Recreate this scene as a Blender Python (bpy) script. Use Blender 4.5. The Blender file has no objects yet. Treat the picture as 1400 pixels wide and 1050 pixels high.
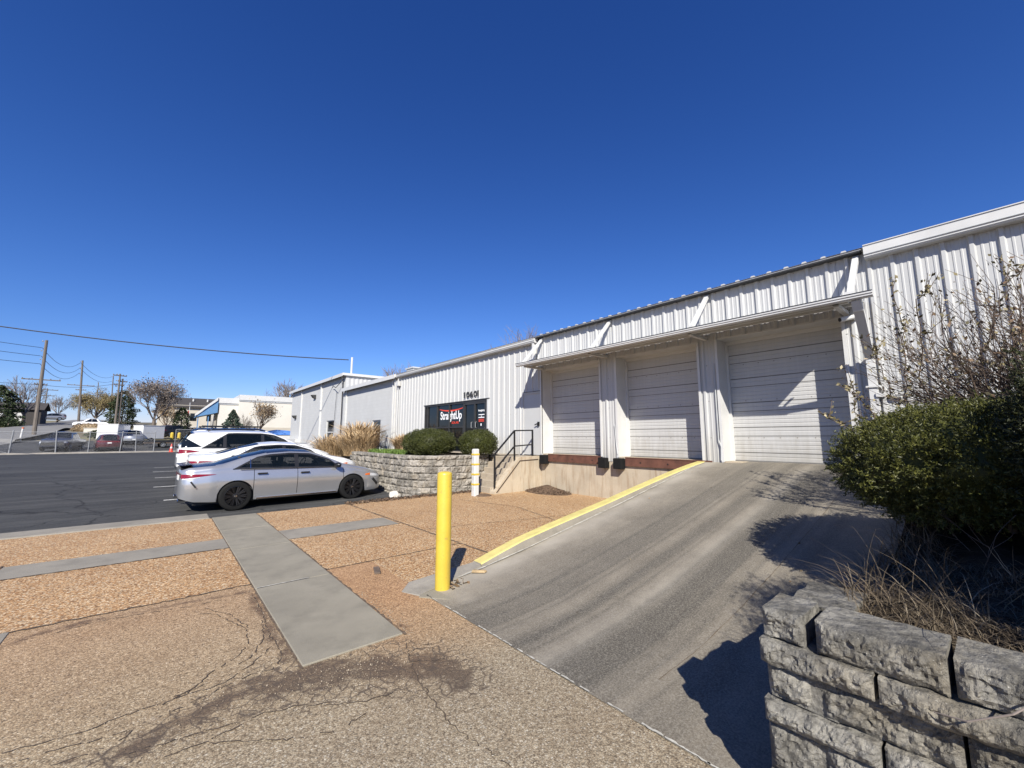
import bpy, math, random
import numpy as np
from mathutils import Vector, noise
R = math.radians
random.seed(7); rng = np.random.default_rng(7)
sc = bpy.context.scene
col = sc.collection

# ------------------------------------------------------------------ helpers
class MB:
    """collects geometry; build() links it as one mesh object"""
    def __init__(s): s.v=[]; s.f=[]; s.m=[]; s.mi=0
    def add(s, vs, fs):
        o=len(s.v); s.v+= [tuple(map(float,p)) for p in vs]
        for f in fs: s.f.append(tuple(i+o for i in f)); s.m.append(s.mi)
    def box(s, x0,x1,y0,y1,z0,z1):
        s.add([(x0,y0,z0),(x1,y0,z0),(x1,y1,z0),(x0,y1,z0),(x0,y0,z1),(x1,y0,z1),(x1,y1,z1),(x0,y1,z1)],
              [(0,3,2,1),(4,5,6,7),(0,1,5,4),(1,2,6,5),(2,3,7,6),(3,0,4,7)])
    def bbox(s, x0,x1,y0,y1,z0,z1,b=.01):
        """box with chamfered vertical and top edges"""
        p=[(x0+b,y0),(x1-b,y0),(x1,y0+b),(x1,y1-b),(x1-b,y1),(x0+b,y1),(x0,y1-b),(x0,y0+b)]
        cx,cy=(x0+x1)/2,(y0+y1)/2
        q=[(cx+(a-cx)*(1-2*b/max(x1-x0,1e-3)),cy+(c-cy)*(1-2*b/max(y1-y0,1e-3))) for a,c in p]
        vs=[(a,c,z0) for a,c in p]+[(a,c,z1-b) for a,c in p]+[(a,c,z1) for a,c in q]
        fs=[(i,(i+1)%8,8+(i+1)%8,8+i) for i in range(8)]+[(8+i,8+(i+1)%8,16+(i+1)%8,16+i) for i in range(8)]
        fs+=[tuple(range(16,24)),tuple(range(7,-1,-1))]
        s.add(vs,fs)
    def quad(s,*p): s.add(p,[tuple(range(len(p)))])
    def tube(s, pts, r, n=6, cap=True):
        pts=[Vector(p) for p in pts]; m=len(pts)
        rs=r if hasattr(r,'__len__') else [r]*m
        vs=[]; up=Vector((0,0,1)); ref=None
        for i,p in enumerate(pts):
            t=(pts[min(i+1,m-1)]-pts[max(i-1,0)])
            if t.length<1e-9: t=Vector((0,0,1))
            t.normalize()
            if ref is None:
                ref=t.cross(up)
                if ref.length<1e-3: ref=Vector((1,0,0))
            a=(ref-t*ref.dot(t)); a.normalize(); ref=a; b=t.cross(a)
            for k in range(n):
                an=2*math.pi*k/n; vs.append(p+(a*math.cos(an)+b*math.sin(an))*rs[i])
        fs=[(i*n+k,i*n+(k+1)%n,(i+1)*n+(k+1)%n,(i+1)*n+k) for i in range(m-1) for k in range(n)]
        if cap and n>3: fs+=[tuple(range(n-1,-1,-1)),tuple((m-1)*n+k for k in range(n))]
        s.add(vs,fs)
    def bar(s, a, b, w, h=None):
        """square bar from a to b"""
        h=h or w; a=Vector(a); b=Vector(b); t=(b-a).normalized()
        u=t.cross(Vector((0,0,1)))
        if u.length<1e-3: u=Vector((1,0,0))
        u.normalize(); v=u.cross(t)
        vs=[p+u*w/2*i+v*h/2*j for p in (a,b) for i,j in ((-1,-1),(1,-1),(1,1),(-1,1))]
        s.add(vs,[(0,1,2,3),(7,6,5,4),(0,4,5,1),(1,5,6,2),(2,6,7,3),(3,7,4,0)])
    def lathe(s, prof, n=24, c=(0,0,0), axis='z'):
        vs=[]
        for r,z in prof:
            for k in range(n):
                a=2*math.pi*k/n
                if axis=='z': vs.append((c[0]+r*math.cos(a),c[1]+r*math.sin(a),c[2]+z))
                else: vs.append((c[0]+r*math.cos(a),c[1]+z,c[2]+r*math.sin(a)))
        m=len(prof)
        fs=[(i*n+k,i*n+(k+1)%n,(i+1)*n+(k+1)%n,(i+1)*n+k) for i in range(m-1) for k in range(n)]
        s.add(vs,fs)
    def prism(s, poly, z0, z1):
        n=len(poly)
        s.add([(x,y,z0) for x,y in poly]+[(x,y,z1) for x,y in poly],
              [(i,(i+1)%n,n+(i+1)%n,n+i) for i in range(n)]+[tuple(range(n,2*n)),tuple(range(n-1,-1,-1))])
    def arr(s, v, f):
        s.add(v.tolist() if hasattr(v,'tolist') else v, f)
    def build(s, name, mats, parent=None, smooth=False, loc=None):
        me=bpy.data.meshes.new(name)
        me.from_pydata(s.v,[],s.f); 
        for m in (mats if isinstance(mats,(list,tuple)) else [mats]): me.materials.append(m)
        if any(s.m): me.polygons.foreach_set('material_index',s.m)
        if smooth: me.polygons.foreach_set('use_smooth',[True]*len(s.f))
        me.update()
        o=bpy.data.objects.new(name,me); col.objects.link(o)
        if parent: o.parent=parent
        if loc: o.location=loc
        return o

def npmesh(name, v, quads, mat, parent=None, attrs=None, smooth=False):
    me=bpy.data.meshes.new(name)
    v=np.asarray(v,np.float32); q=np.asarray(quads,np.int32); k=q.shape[1]
    me.vertices.add(len(v)); me.vertices.foreach_set('co',v.ravel())
    me.loops.add(q.size); me.loops.foreach_set('vertex_index',q.ravel())
    me.polygons.add(len(q)); me.polygons.foreach_set('loop_start',np.arange(0,q.size,k,dtype=np.int32))
    me.update(calc_edges=True); me.materials.append(mat)
    if smooth: me.polygons.foreach_set('use_smooth',[True]*len(q))
    for n_,a in (attrs or {}).items():
        at=me.attributes.new(n_,'FLOAT','POINT'); at.data.foreach_set('value',np.asarray(a,np.float32))
    o=bpy.data.objects.new(name,me); col.objects.link(o)
    if parent: o.parent=parent
    return o
def grid_obj(name, xs, ys, zf, mat, attrs=None, parent=None, smooth=True):
    xs=np.asarray(xs); ys=np.asarray(ys); GX,GY=np.meshgrid(xs,ys,indexing='ij')
    Z=zf(GX,GY); v=np.stack([GX,GY,Z],-1).reshape(-1,3); nx,ny=len(xs),len(ys)
    i=np.arange(nx-1)[:,None]*ny+np.arange(ny-1)[None,:]; i=i.ravel()
    q=np.stack([i,i+ny,i+ny+1,i+1],1)
    return npmesh(name,v,q,mat,parent,{k:a(GX,GY).ravel() for k,a in (attrs or {}).items()},smooth)

def thing(name,label,cat,loc=(0,0,0),rz=0,group=None):
    o=bpy.data.objects.new(name,None); col.objects.link(o); o.empty_display_size=.2
    o.location=loc; o.rotation_euler=(0,0,rz)
    return tag(o,label,cat,group)
def tag(o,label=None,cat=None,group=None,kind=None):
    if label: o['label']=label
    if cat: o['category']=cat
    if group: o['group']=group
    if kind: o['kind']=kind
    return o
def struct(o): o['kind']='structure'; return o
def dup(root,loc,rz=None,label=None):
    def cp(o,par):
        c=o.copy(); col.objects.link(c)
        if par: c.parent=par
        for ch in list(o.children): cp(ch,c)
        return c
    r=cp(root,None); r.location=loc
    if rz is not None: r.rotation_euler=(0,0,rz)
    if label: r['label']=label
    return r

# ------------------------------------------------------------------ materials
def nm(name):
    m=bpy.data.materials.new(name); m.use_nodes=True
    nt=m.node_tree; return m,nt,nt.nodes['Principled BSDF']
class NT:
    def __init__(s,nt): s.nt=nt
    def n(s,t,**k):
        o=s.nt.nodes.new(t)
        for a,b in k.items(): setattr(o,a,b)
        return o
    def l(s,a,b): s.nt.links.new(a,b)
    def math(s,op,a,b=None,clamp=False):
        o=s.n('ShaderNodeMath',operation=op); o.use_clamp=clamp
        for i,x in enumerate((a,b)):
            if x is None: continue
            if isinstance(x,(int,float)): o.inputs[i].default_value=x
            else: s.l(x,o.inputs[i])
        return o.outputs[0]
    def mix(s,f,a,b,mode='MIX'):
        o=s.n('ShaderNodeMix',data_type='RGBA',blend_type=mode)
        for i,x in ((0,f),(6,a),(7,b)):
            if isinstance(x,(int,float)): o.inputs[i].default_value=x
            elif isinstance(x,tuple): o.inputs[i].default_value=(*x,1)
            else: s.l(x,o.inputs[i])
        return o.outputs[2]
    def ramp(s,f,*st):
        o=s.n('ShaderNodeValToRGB'); e=o.color_ramp.elements
        while len(e)<len(st): e.new(.5)
        for i,(p,c) in enumerate(st): e[i].position=p; e[i].color=(*c,1) if isinstance(c,tuple) else (c,c,c,1)
        s.l(f,o.inputs[0]); return o.outputs[0]
    def coord(s,scale=(1,1,1),kind='Object'):
        tc=s.n('ShaderNodeTexCoord'); mp=s.n('ShaderNodeMapping'); mp.inputs['Scale'].default_value=scale
        s.l(tc.outputs[kind],mp.inputs[0]); return mp.outputs[0]
    def noise(s,co,scale,detail=4,rough=.55,dist=0):
        o=s.n('ShaderNodeTexNoise'); s.l(co,o.inputs['Vector']); o.inputs['Scale'].default_value=scale
        o.inputs['Detail'].default_value=detail; o.inputs['Roughness'].default_value=rough; o.inputs['Distortion'].default_value=dist
        return o.outputs[0]
    def voro(s,co,scale,feature='F1',out='Distance'):
        o=s.n('ShaderNodeTexVoronoi',feature=feature); s.l(co,o.inputs['Vector']); o.inputs['Scale'].default_value=scale
        return o.outputs[out]
    def bump(s,h,strength,dist=.01,prev=None):
        o=s.n('ShaderNodeBump'); o.inputs['Strength'].default_value=strength; o.inputs['Distance'].default_value=dist
        s.l(h,o.inputs['Height'])
        if prev is not None: s.l(prev,o.inputs['Normal'])
        return o.outputs[0]
    def attr(s,name):
        o=s.n('ShaderNodeAttribute',attribute_name=name); return o.outputs['Fac']
def scl(c,k): return tuple(min(1,x*k) for x in c)
def pm(name,c,rough=.6,var=.2,scale=4,bump=0,bscale=60,metal=0,coat=0,stretch=(1,1,1),spec=.5):
    m,nt,p=nm(name); T=NT(nt); co=T.coord(stretch)
    n=T.noise(co,scale,5)
    T.l(T.ramp(n,(.3,scl(c,1-var)),(.7,scl(c,1+var))),p.inputs['Base Color'])
    p.inputs['Roughness'].default_value=rough; p.inputs['Metallic'].default_value=metal
    p.inputs['Coat Weight'].default_value=coat; p.inputs['Specular IOR Level'].default_value=spec
    if coat: p.inputs['Coat Roughness'].default_value=.04
    if bump: T.l(T.bump(T.noise(co,bscale,4),bump),p.inputs['Normal'])
    return m
M={}
M['seam']=pm('seam_shadow',(.16,.155,.145),.6)
M['black']=pm('black_metal',(.012,.012,.013),.4)
M['rubber']=pm('tyre_rubber',(.009,.009,.009),.85,.2,20,.3,80,spec=.2)
M['glass']=pm('dark_glass',(.006,.008,.01),.02,.1,2)
M['car_glass']=pm('tinted_glass',(.004,.006,.007),.02,.1,2); M['car_glass'].node_tree.nodes['Principled BSDF'].inputs['Alpha'].default_value=.78; M['car_glass'].node_tree.nodes['Principled BSDF'].inputs['Specular IOR Level'].default_value=.3
M['seat']=pm('dark_upholstery',(.025,.025,.027),.8)
M['white_trim']=pm('white_trim',(.53,.525,.505),.4,.06,3)
M['grey_trim']=pm('grey_trim',(.42,.43,.43),.45,.08,3)
M['yellow']=pm('yellow_paint',(.52,.375,.045),.38,.07,5,.15,30)
M['wood_pole']=pm('weathered_pole_wood',(.13,.11,.092),.85,.3,2,.4,20,stretch=(6,6,.5))
M['wire']=pm('wire',(.03,.03,.035),.6)
M['galv']=pm('galvanised_steel',(.24,.245,.25),.5,.15,6,metal=.3)
M['rust']=pm('rusty_steel',(.11,.045,.028),.7,.35,5,.3,60)
M['brown_wood']=pm('old_wood',(.12,.085,.06),.8,.35,12,.4,60)
M['pale_wood']=pm('split_wood',(.3,.215,.115),.75,.3,15,.3,60)
M['red_plastic']=pm('red_plastic',(.55,.045,.02),.4)
M['bark']=pm('bark',(.13,.105,.085),.9,.3,8)
M['twig']=pm('grey_twigs',(.17,.14,.12),.9,.3,3)
M['twig_brown']=pm('brown_twigs',(.105,.075,.056),.85,.35,4)
M['decal_white']=pm('white_vinyl',(.85,.85,.85),.5,.02)
M['decal_red']=pm('red_vinyl',(.65,.06,.03),.5,.05)
M['lamp_dark']=pm('dark_fixture',(.03,.03,.03),.5)
M['blue_awning']=pm('blue_awning_metal',(.09,.2,.36),.5,.1,2)
M['roof_dark']=pm('dark_shingles',(.045,.04,.038),.9,.25,6,.3,30)
M['tan_wall']=pm('tan_siding',(.44,.4,.33),.8,.06,.6,.2,8)
M['cream_wall']=pm('cream_panel_wall',(.57,.54,.475),.75,.05,.4)
M['blue_tarp']=pm('blue_tarp',(.05,.15,.42),.6,.2,2)
M['stone_white']=pm('pale_rock',(.5,.46,.4),.9,.25,12,.5,30)

def siding(name,c):
    m,nt,p=nm(name); T=NT(nt); co=T.coord()
    st=T.noise(T.coord((2,9,.25)),2.2,5,.6); bl=T.noise(co,.7,4)
    f=T.math('MULTIPLY',T.ramp(st,(.35,0.),(.8,1.)),.5)
    c1=T.mix(f,c,scl(c,.78)); c2=T.mix(T.ramp(bl,(.35,0.),(.75,.35)),c1,scl(c,.86))
    sp=T.noise(co,45,3,.7); c3=T.mix(T.ramp(sp,(.7,0.),(.78,.35)),c2,(.28,.2,.13))
    sx=T.n('ShaderNodeSeparateXYZ'); T.l(co,sx.inputs[0])
    gr=T.math('MULTIPLY',T.ramp(T.math('SUBTRACT',T.math('MULTIPLY',T.noise(T.coord((1,4,.6)),2.5,6,.7),1.3),T.math('MULTIPLY',T.math('SUBTRACT',sx.outputs[2],1.1),.8)),(.1,0.),(.75,1.)),.55)
    c3=T.mix(gr,c3,scl((c[0],c[1]*.93,c[2]*.8),.62))
    def near(o,per,w): return T.math('LESS_THAN',T.math('ABSOLUTE',T.math('SUBTRACT',T.math('FRACT',T.math('ADD',T.math('DIVIDE',o,per),.5)),.5)),w/per)
    dots=T.math('MULTIPLY',near(T.math('ADD',sx.outputs[1],.07),.3048,.011),near(sx.outputs[2],.82,.011)); rs=T.noise(T.coord((1,22,.5)),1.1,5,.75); c3=T.mix(T.ramp(rs,(.64,0.),(.74,.4)),c3,(.3,.2,.12)); c3=T.mix(T.math('MULTIPLY',dots,.75),c3,(.16,.14,.12))
    T.l(c3,p.inputs['Base Color']); p.inputs['Roughness'].default_value=.5
    T.l(T.bump(T.noise(co,3,3),.08,.02),p.inputs['Normal']); return m
M['siding']=siding('white_metal_siding',(.455,.455,.445))
M['door_steel']=siding('white_door_steel',(.46,.455,.44))
M['steel_door']=pm('grey_white_door',(.44,.44,.43),.5,.05,1)

def blockwall(name,c):
    m,nt,p=nm(name); T=NT(nt); co=T.coord()
    mp=T.n('ShaderNodeMapping'); mp.inputs['Rotation'].default_value=(R(90),0,R(90)); 
    sx=T.n('ShaderNodeSeparateXYZ'); T.l(co,sx.inputs[0]); cb=T.n('ShaderNodeCombineXYZ'); T.l(sx.outputs[1],cb.inputs[0]); T.l(sx.outputs[2],cb.inputs[1])
    br=T.n('ShaderNodeTexBrick'); T.l(cb.outputs[0],br.inputs['Vector']); br.inputs['Scale'].default_value=1
    br.inputs['Brick Width'].default_value=.4; br.inputs['Row Height'].default_value=.2; br.inputs['Mortar Size'].default_value=.008
    br.inputs['Color1'].default_value=(*c,1); br.inputs['Color2'].default_value=(*scl(c,.95),1); br.inputs['Mortar'].default_value=(*scl(c,.88),1)
    n=T.noise(T.coord((1,1,.4)),1.3,5); T.l(T.mix(T.ramp(n,(.35,0.),(.75,.4)),br.outputs[0],scl(c,.8)),p.inputs['Base Color'])
    b=T.bump(T.noise(co,40,4),.4,.01); T.l(T.bump(br.outputs['Fac'],-.3,.01,b),p.inputs['Normal'])
    p.inputs['Roughness'].default_value=.85; return m
M['block_grey']=blockwall('grey_painted_block',(.475,.478,.47))
def concrete(name,c,stain=.35,streak=False,sc_=1.):
    m,nt,p=nm(name); T=NT(nt); co=T.coord()
    a=T.noise(co,1.6*sc_,6,.6); b=T.noise(T.coord((3,3,.35)) if streak else co,3*sc_,5,.65); g=T.noise(co,160,3,.7)
    c1=T.mix(T.ramp(a,(.35,0.),(.7,1.)),scl(c,.85),scl(c,1.1))
    c2=T.mix(T.math('MULTIPLY',T.ramp(b,(.5,0.),(.72,1.)),stain),c1,scl(c,.42) if not streak else (c[0]*.55,c[1]*.42,c[2]*.3))
    c3=T.mix(T.ramp(g,(.35,0.),(.65,1.)),scl(c,.8),(1,1,1)); c4=T.mix(.35,c2,T.mix(1.,c2,c3,'MULTIPLY'))
    T.l(c4,p.inputs['Base Color']); p.inputs['Roughness'].default_value=.88
    T.l(T.bump(g,.35,.004),p.inputs['Normal']); return m
M['walk']=concrete('walk_concrete',(.27,.245,.19),.35)
M['band']=concrete('band_concrete',(.27,.245,.2),.35)
M['foundation']=concrete('stained_foundation',(.47,.4,.3),.75,True)
M['step']=concrete('step_concrete',(.4,.34,.26),.45)
M['curb_side']=concrete('curb_concrete',(.33,.3,.25),.5)

def aggregate(name,cols,pale=False,size=118,clf=34,ck_=1.):
    m,nt,p=nm(name); T=NT(nt); co=T.coord()
    v=T.n('ShaderNodeTexVoronoi'); T.l(co,v.inputs['Vector']); v.inputs['Scale'].default_value=size
    rnd=T.n('ShaderNodeSeparateColor'); T.l(v.outputs['Color'],rnd.inputs[0])
    peb=T.ramp(rnd.outputs[0],*cols)
    gap=T.ramp(v.outputs['Distance'],(.35,1.),(.8,.55))
    c=T.mix(1.,peb,gap,'MULTIPLY')
    big=T.noise(co,.9,5,.6); c=T.mix(T.ramp(big,(.35,0.),(.75,.55)),c,T.mix(1.,c,(.7,.62,.55),'MULTIPLY'))
    cl=T.noise(co,clf,3,.75); c=T.mix(T.ramp(cl,(.42,.7),(.55,0.)),c,T.mix(1.,c,(.6,.55,.5),'MULTIPLY')); c=T.mix(T.ramp(cl,(.55,0.),(.7,.6)),c,T.mix(1.,c,(1.3,1.28,1.25),'MULTIPLY'))
    mid=T.noise(co,6,5,.65); c=T.mix(T.ramp(mid,(.5,0.),(.8,.45)),c,T.mix(1.,c,(.5,.45,.42),'MULTIPLY'))
    wear=T.noise(co,2.3,6,.7); c=T.mix(T.ramp(wear,(.62,0.),(.75,.3)),c,(.42,.36,.29))
    if pale:
        s=T.attr('stain'); nz=T.noise(co,14,6,.72)
        f=T.ramp(T.math('ADD',s,T.math('ADD',T.math('MULTIPLY',T.math('SUBTRACT',nz,.5),1.2),T.math('MULTIPLY',T.math('SUBTRACT',T.noise(co,5.5,6,.7),.5),2.4))),(.42,0.),(.85,.9))
        c=T.mix(f,c,T.mix(rnd.outputs[1],(.05,.033,.02),(.13,.088,.054)))
        gy=T.attr('grey'); c=T.mix(gy,c,T.mix(1.,c,(.92,.96,1.04),'MULTIPLY')); bl=T.noise(co,70,3,.8); c=T.mix(T.math('MULTIPLY',gy,T.ramp(bl,(.55,0.),(.68,.75))),c,(.12,.09,.06))
        w=T.attr('warm'); c=T.mix(w,c,T.mix(1.,c,(1.22,.93,.74),'MULTIPLY'))
        ck=T.attr('alligator'); e=T.voro(T.coord((1,1,.01)),13,'DISTANCE_TO_EDGE')
        # distort the cell pattern so that the crazing is uneven
        nt2=T.n('ShaderNodeTexNoise'); T.l(co,nt2.inputs['Vector']); nt2.inputs['Scale'].default_value=9
        ad=T.n('ShaderNodeVectorMath',operation='MULTIPLY_ADD'); T.l(nt2.outputs['Color'],ad.inputs[0]); ad.inputs[1].default_value=(.12,.12,0); T.l(co,ad.inputs[2])
        v2=T.n('ShaderNodeTexVoronoi',feature='DISTANCE_TO_EDGE'); T.l(ad.outputs[0],v2.inputs['Vector']); v2.inputs['Scale'].default_value=11
        ln=T.ramp(v2.outputs[0],(.0,1.),(.07,0.))
        c=T.mix(T.math('MULTIPLY',ln,T.ramp(T.math('ADD',ck,T.math('SUBTRACT',nz,.5)),(.4,0.),(.6,1.))),c,(.07,.05,.034))
    T.l(c,p.inputs['Base Color']); p.inputs['Roughness'].default_value=.85
    h=T.math('SUBTRACT',1.,v.outputs['Distance']); T.l(T.bump(h,.4,.006),p.inputs['Normal']); return m
M['agg_orange']=aggregate('orange_aggregate',((0,(.2,.1,.04)),(.25,(.43,.235,.095)),(.55,(.56,.345,.16)),(.8,(.64,.46,.26)),(1,(.74,.62,.44))),False,70,26)
M['agg_pale']=aggregate('worn_aggregate',((0,(.17,.125,.075)),(.15,(.34,.26,.16)),(.6,(.41,.325,.205)),(.9,(.47,.39,.26)),(1,(.6,.53,.4))),True)

def asphalt():
    m,nt,p=nm('asphalt'); T=NT(nt); co=T.coord()
    a=T.noise(co,.3,6,.65); b=T.noise(T.coord((.12,1.6,1)),1.3,6,.68); g=T.noise(co,60,4,.8); d=T.noise(co,2.6,6,.75)
    c=T.ramp(a,(.35,(.022,.0225,.023)),(.7,(.043,.0435,.043)))
    c=T.mix(T.ramp(b,(.47,0.),(.72,.75)),c,(.082,.081,.077))
    c=T.mix(T.ramp(d,(.55,0.),(.72,.5)),c,(.014,.014,.014)); c=T.mix(T.ramp(d,(.28,.4),(.42,0.)),c,(.085,.083,.078))
    c=T.mix(T.ramp(g,(.5,0.),(.72,.6)),c,(.13,.126,.118))
    n2=T.n('ShaderNodeTexNoise'); T.l(co,n2.inputs['Vector']); n2.inputs['Scale'].default_value=1.2
    ad=T.n('ShaderNodeVectorMath',operation='MULTIPLY_ADD'); T.l(n2.outputs['Color'],ad.inputs[0]); ad.inputs[1].default_value=(1.2,1.2,0); T.l(co,ad.inputs[2])
    v2=T.n('ShaderNodeTexVoronoi',feature='DISTANCE_TO_EDGE'); T.l(ad.outputs[0],v2.inputs['Vector']); v2.inputs['Scale'].default_value=.22
    c=T.mix(T.math('MULTIPLY',T.ramp(v2.outputs[0],(.0,1.),(.006,0.)),.8),c,(.008,.008,.008)); T.l(c,p.inputs['Base Color'])
    p.inputs['Roughness'].default_value=.9; p.inputs['Specular IOR Level'].default_value=.3; T.l(T.bump(g,.5,.006),p.inputs['Normal']); return m
M['asphalt']=asphalt()
def rampconc():
    m,nt,p=nm('ramp_concrete'); T=NT(nt); co=T.coord()
    st=T.noise(T.coord((.22,4.2,.2)),1.5,6,.62); fine=T.noise(T.coord((.5,18,.2)),1.6,4,.6); a=T.noise(co,1.2,6,.65); g=T.noise(co,75,4,.85); sp=T.noise(co,26,5,.75)
    tr=T.attr('track')
    base=T.mix(T.ramp(a,(.35,0.),(.7,1.)),(.145,.123,.092),(.24,.207,.157))
    c=T.mix(T.ramp(T.math('ADD',T.math('MULTIPLY',tr,.75),T.math('MULTIPLY',T.math('SUBTRACT',st,.5),.75)),(.05,0.),(.68,.95)),base,(.06,.052,.04))
    md=T.noise(co,7,7,.8); c=T.mix(T.ramp(md,(.45,0.),(.72,.5)),c,T.mix(1.,c,(.55,.54,.53),'MULTIPLY')); c=T.mix(T.ramp(T.noise(co,60,5,.8),(.52,0.),(.7,.45)),c,T.mix(1.,c,(.6,.59,.57),'MULTIPLY'))
    c=T.mix(T.ramp(fine,(.52,0.),(.72,.4)),c,(.1,.092,.083))
    c=T.mix(T.ramp(sp,(.55,0.),(.75,.35)),c,(.12,.11,.1))
    c=T.mix(T.ramp(g,(.45,0.),(.65,.5)),c,(.36,.33,.27)); c=T.mix(T.ramp(g,(.3,.5),(.45,0.)),c,(.06,.053,.045))
    lt=T.attr('lite'); c=T.mix(T.math('MULTIPLY',lt,T.ramp(a,(.3,.3),(.6,.9))),c,(.36,.325,.265))
    c=T.mix(T.ramp(T.noise(co,11,6,.85),(.6,0.),(.68,.3)),c,(.33,.3,.24)); br=T.noise(T.coord((2,90,2)),3,3,.6); c=T.mix(T.ramp(br,(.5,0.),(.7,.22)),c,T.mix(1.,c,(.55,.54,.52),'MULTIPLY')); T.l(c,p.inputs['Base Color']); p.inputs['Roughness'].default_value=.82
    T.l(T.bump(g,.4,.004,T.bump(a,.1,.03)),p.inputs['Normal']); return m
M['ramp']=rampconc()
def rock(name,c1,c2,scale=1.):
    m,nt,p=nm(name); T=NT(nt); co=T.coord()
    a=T.noise(co,5*scale,6,.65); b=T.noise(co,38*scale,5,.7); g=T.noise(co,150*scale,3,.7)
    isl=T.n('ShaderNodeNewGeometry').outputs['Random Per Island']
    c=T.mix(T.ramp(a,(.4,0.),(.6,1.)),c1,c2); c=T.mix(T.ramp(T.noise(co,2.3,4,.6),(.52,0.),(.68,.5)),c,(c2[0]*.92,c2[1]*.82,c2[2]*.66))
    c=T.mix(T.ramp(b,(.45,0.),(.7,.65)),c,scl(c1,.5)); c=T.mix(T.ramp(g,(.62,0.),(.72,.6)),c,(.55,.53,.48))
    k=T.ramp(isl,(0,.78),(1,1.15)); c=T.mix(1.,c,k,'MULTIPLY')
    T.l(c,p.inputs['Base Color']); p.inputs['Roughness'].default_value=.92
    vc=T.voro(co,24*scale,'F1'); T.l(T.bump(vc,.55,.02,T.bump(b,.9,.02,T.bump(g,.5,.005))),p.inputs['Normal']); return m
M['block_near']=rock('split_block',(.088,.082,.07),(.26,.245,.212))
M['block_far']=rock('split_block_pale',(.165,.15,.125),(.33,.3,.255),.7)
def leaf(name,a,b,c=None,rough=.6,clump=1.6):
    m,nt,p=nm(name); T=NT(nt)
    isl=T.n('ShaderNodeNewGeometry').outputs['Random Per Island']
    cl=T.noise(T.coord(),clump,3,.6)
    k=T.math('ADD',T.math('MULTIPLY',isl,.6),T.math('MULTIPLY',cl,.5))
    st=[(.2,a),(.75,b)]+([(.95,c)] if c else [])
    T.l(T.ramp(k,*st),p.inputs['Base Color']); p.inputs['Roughness'].default_value=rough; p.inputs['Specular IOR Level'].default_value=.3
    return m
M['yew']=leaf('yew_needles',(.02,.025,.006),(.09,.094,.02),(.2,.186,.047),.5,5)
M['yew_shaded']=leaf('shaded_yew_needles',(.012,.016,.005),(.035,.04,.011),(.07,.072,.02),.55,5)  # darker copy of the yew needles, with shade put into the colour
M['boxwood']=leaf('boxwood_leaves',(.018,.024,.005),(.055,.062,.014),(.11,.11,.028),.5,5)
M['straw']=leaf('straw_blades',(.24,.15,.075),(.5,.36,.2),(.66,.54,.36),.7,2)
M['dry']=leaf('dry_grass',(.05,.037,.024),(.15,.115,.075),(.33,.28,.2),.8,4)
M['green_cover']=leaf('green_blades',(.05,.09,.015),(.13,.2,.04),(.22,.28,.08),.5,3)
M['dead_leaf']=leaf('dead_leaves',(.14,.085,.045),(.33,.25,.15),(.5,.42,.3),.7,3)
M['shrub_leaf']=leaf('pale_shrub_leaves',(.07,.062,.028),(.24,.2,.105),(.52,.44,.28),.6,4)
M['rusty_leaf']=leaf('rusty_leaves',(.07,.04,.022),(.17,.11,.065),(.46,.38,.26),.65,5)
M['litter']=leaf('leaf_litter',(.045,.03,.02),(.13,.085,.055),(.3,.22,.14),.85,6)
M['conifer']=leaf('conifer_needles',(.012,.02,.008),(.035,.05,.018),(.06,.08,.03),.6,.6)
M['spruce']=leaf('blue_spruce',(.025,.045,.03),(.06,.085,.06),(.1,.13,.1),.6,.8)
M['ochre']=leaf('spring_buds',(.1,.075,.03),(.24,.19,.085),(.34,.28,.14),.7,.5)
M['bud']=leaf('bare_twigs',(.1,.08,.065),(.2,.165,.14),None,.8,.6)
M['pebble']=leaf('loose_gravel',(.13,.1,.07),(.29,.235,.17),(.44,.38,.3),.8,8)
def ground():
    m,nt,p=nm('dry_ground'); T=NT(nt); co=T.coord()
    a=T.noise(co,.08,6,.65); b=T.noise(co,3,5,.7)
    c=T.ramp(a,(.35,(.1,.085,.055)),(.55,(.2,.17,.1)),(.7,(.16,.17,.075)))
    c=T.mix(T.ramp(b,(.4,0.),(.7,.6)),c,(.08,.065,.045)); T.l(c,p.inputs['Base Color']); p.inputs['Roughness'].default_value=.95; return m
M['ground']=ground()
M['soil']=pm('dark_soil',(.032,.025,.018),.95,.45,9,.8,60,spec=.1)
M['street']=pm('old_street',(.17,.165,.155),.9,.12,.4)
def chipped(m_,base):
    nt=m_.node_tree; T=NT(nt); p=nt.nodes['Principled BSDF']; src=p.inputs['Base Color'].links[0].from_socket; co=T.coord()
    f=T.ramp(T.noise(co,28,6,.75),(.615,0.),(.64,1.)); c=T.mix(T.math('MULTIPLY',f,.8),src,base)
    sc_=T.ramp(T.noise(T.coord((9,9,.7)),4,5,.7),(.55,0.),(.75,.45)); c=T.mix(sc_,c,(.4,.3,.08)); T.l(c,p.inputs['Base Color'])
chipped(M['yellow'],(.3,.2,.07))
M['curb_yellow']=pm('faded_yellow_paint',(.54,.46,.16),.6,.12,7,.3,60)
M['line']=pm('worn_white_line',(.5,.49,.46),.8,.35,9)
M['caulk']=pm('joint_caulk',(.4,.38,.33),.8,.35,18)
M['crack']=pm('crack_dirt',(.065,.046,.032),.95,.4,30)
M['joint']=pm('joint_dirt',(.1,.07,.045),.95,.4,20)
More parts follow.
